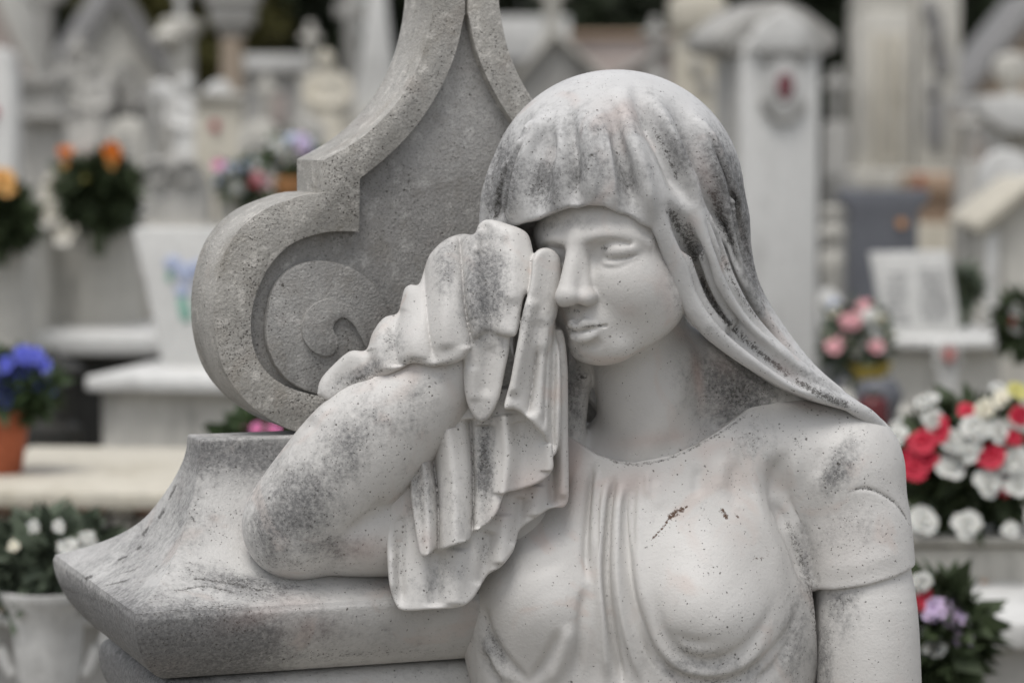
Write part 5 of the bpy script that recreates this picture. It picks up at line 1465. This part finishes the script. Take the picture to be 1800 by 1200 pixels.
# ---- far right edge
gable('gabled_tomb', 'brownish gabled tomb at the upper right edge', 1690, 1960, -20, 150, 12.5, S_TAN, S_ROOF, 0, 20, 30, None, .9, False)
T = Thing('canopy_tomb', 'bright white flat canopy tomb at the right edge', 'tomb', 1790, 9)
T.poly('canopy', [(1700, 170), (1920, 170), (1920, 238), (1760, 232), (1706, 200)], 0.6, S_WHITE, -0.1); T.poly('wing', [(1712, 202), (1770, 232), (1772, 380), (1756, 330), (1740, 260)], 0.4, S_WHITE, 0.0); T.box('body', 1772, 1920, 234, None, 0.5, S_PALE, 0.02)
T.lathe('ball', [(0.001, T.z(150)), (0.05, T.z(140)), (0.065, T.z(120)), (0.05, T.z(100)), (0.001, T.z(90))], S_PALE, T.x(1782), 0.1); T.lathe('ball_stand', [(0.05, T.z(170)), (0.02, T.z(160)), (0.02, T.z(148))], S_PALE, T.x(1782), 0.1)
T = Thing('house_stone', 'pale house-shaped tombstone with sloping roof at the right edge', 'headstone', 1790, 6.5)
T.poly('wall', [(1722, None), (1900, None), (1900, 330), (1806, 330), (1722, 404)], 0.3, S_PALE, 0, 0.008); T.poly('roof', [(1704, 388), (1704, 404), (1726, 404), (1808, 330), (1900, 330), (1900, 312), (1800, 312)], 0.4, S_CREAM, -0.05, 0.008)
T.poly('side_strip', [(1730, None), (1750, None), (1750, 400), (1730, 414)], 0.02, S_WHITE, -0.0205, 0.003)
bouquet('red_white_flowers', 'small red and white bunch at the right edge', 1792, 565, 5.2, 26, 34, {'red': 3, 'white': 4}, None, M_LEAFD, 90, 19, None, 0.045, [(1774, 562, 'red', 12), (1788, 575, 'white', 12), (1790, 545, 'white', 12)], kindmap={'r': 13})
bouquet('green_sprig', 'small yellow-green sprig right of the lettered plaque', 1696, 500, 6.2, 16, 34, {'yellow': 3}, None, M_LEAFG, 70, 23, None, 0.04, kindmap={'r': 9})

# ---- big red and white bouquet on its block
T = Thing('grave_block', 'pale stone block under the red and white bouquet', 'plinth', 1720, 3.95, 0)
T.box('block', 1600, 1880, 962, 1062, 0.55, S_PALE, 0, 0.02); T.box('foot', 1585, 1900, 1062, None, 0.6, S_DIRTY, 0.05, 0.01); T.box('top_slab', 1592, 1890, 944, 962, 0.58, S_PALE, -0.01, 0.008)
zt = T.z(944)
oval(T, 'rust_boss', 1735, 1036, 10, 12, -0.008, M_ORPOT, 0.008)
T = Thing('step_slab', 'white step slab at the bottom right corner', 'slab', 1790, 3.62, 0)
T.box('slab', 1690, 1960, 1100, 1150, 0.4, S_WHITE, 0, 0.008); T.box('riser', 1700, 1960, 1150, None, 0.36, S_DIRTY, 0.03)
bouquet('red_white_bouquet', 'large bouquet of red and white roses right of the shoulder', 1700, 800, 4.0, 140, 120, {'white': 8, 'red': 3}, None, M_LEAFD, 420, 20, None, 0.045,
        [(1622, 775, 'red', 26), (1648, 755, 'red', 26), (1605, 820, 'red', 27), (1630, 810, 'red', 22), (1588, 806, 'red', 20), (1742, 800, 'red', 26), (1790, 728, 'red', 20), (1782, 770, 'red', 18),
         (1670, 820, 'white', 26), (1700, 790, 'white', 24), (1672, 775, 'white', 22), (1738, 850, 'white', 28), (1782, 810, 'white', 28), (1790, 850, 'white', 24), (1715, 750, 'white', 26), (1755, 760, 'white', 24), (1700, 925, 'white', 27), (1622, 915, 'white', 26),
         (1775, 930, 'white', 16), (1762, 700, 'cream', 18), (1788, 686, 'yellow', 18), (1730, 720, 'cream', 20), (1640, 740, 'white', 20), (1575, 765, 'white', 20)], kindmap={'r': 24, 'yellow': 'daisy'}, z_base=zt)
bouquet('lilac_flowers', 'lilac and white bunch beside the sleeve at lower right', 1650, 1100, 3.55, 66, 80, {'white': 4, 'lilac': 4}, None, M_LEAFD, 300, 22, None, 0.05,
        [(1640, 1070, 'lilac', 26), (1672, 1085, 'lilac', 24), (1690, 1120, 'lilac', 20), (1642, 1130, 'white', 24), (1620, 1025, 'white', 20), (1615, 1060, 'red', 18), (1628, 1045, 'crimson', 14)], kindmap={'r': 20})

# ---- more stones between: small crosses and headstones, each on its own grave
for i, (u, d, v0, arm, wd, mt, lab) in enumerate([
    (140, 10.6, 60, 20, 13, S_DIRTY, 'mossy small cross before the grey-roofed gabled tomb'),
    (262, 8.9, 150, 20, 14, S_GREY, 'small grey cross just left of the angel'),
    (548, 11.5, 40, 18, 13, S_PALE, 'small pale cross over the wall tomb'),
    (470, 9.4, 130, 20, 14, S_PALE, 'pale cross right of the tan column shaft'),
    (1468, 9.0, 120, 22, 16, S_GREY, 'grey cross between portrait tombstone and twin pillars'),
    (1700, 8.4, 190, 22, 15, S_DIRTY, 'stained cross right of the twin pillars'),
    (1150, 9.6, 30, 22, 15, S_GREY, 'grey cross left of the cream pillar')]):
    T = Thing('small_cross', lab, 'cross', u, d, group='small stone crosses among the graves')
    cross_part(T, 'cross', u, v0, v0 + 95, arm, wd, 0.07, mt); T.poly('pedestal', [(u - 26, None), (u + 26, None), (u + 18, v0 + 94), (u - 18, v0 + 94)], 0.16, mt, -0.045)
for i, (u, d, v0, w_, mt, lab) in enumerate([
    (225, 8.0, 205, 58, S_PALE, 'pale round-topped headstone between orange flowers and arched headstone'),
    (110, 7.7, 300, 70, S_CREAM, 'cream round-topped headstone behind the orange flowers'),
    (455, 7.6, 210, 70, S_PALE, 'pale round-topped headstone behind the mixed bunches'),
    (540, 7.9, 205, 64, S_DIRTY, 'stained round-topped headstone by the notch of the scroll'),
    (1478, 8.2, 300, 60, S_GREY, 'grey round-topped headstone behind the baluster'),
    (1770, 7.4, 262, 90, S_WHITE, 'white round-topped headstone behind the house-shaped stone')]):
    T = Thing('round_headstone', lab, 'headstone', u, d, group='round-topped headstones')
    n_ = 9
    sb_ = T.poly('slab', [(u - w_ / 2, None), (u + w_ / 2, None)] + [(u + w_ / 2 * math.cos(a), v0 + w_ / 2 - w_ / 2 * math.sin(a)) for a in np.linspace(0, math.pi, n_)], 0.10, mt)
    lettering(T, u - w_ * .32, u + w_ * .32, v0 + w_ * .45, v0 + w_ * 1.6, 6, -0.003, 60 + i, 0.0, sb_)
    T.box('foot', u - w_ * .62, u + w_ * .62, v0 + 250, None, 0.18, mt, -0.04)
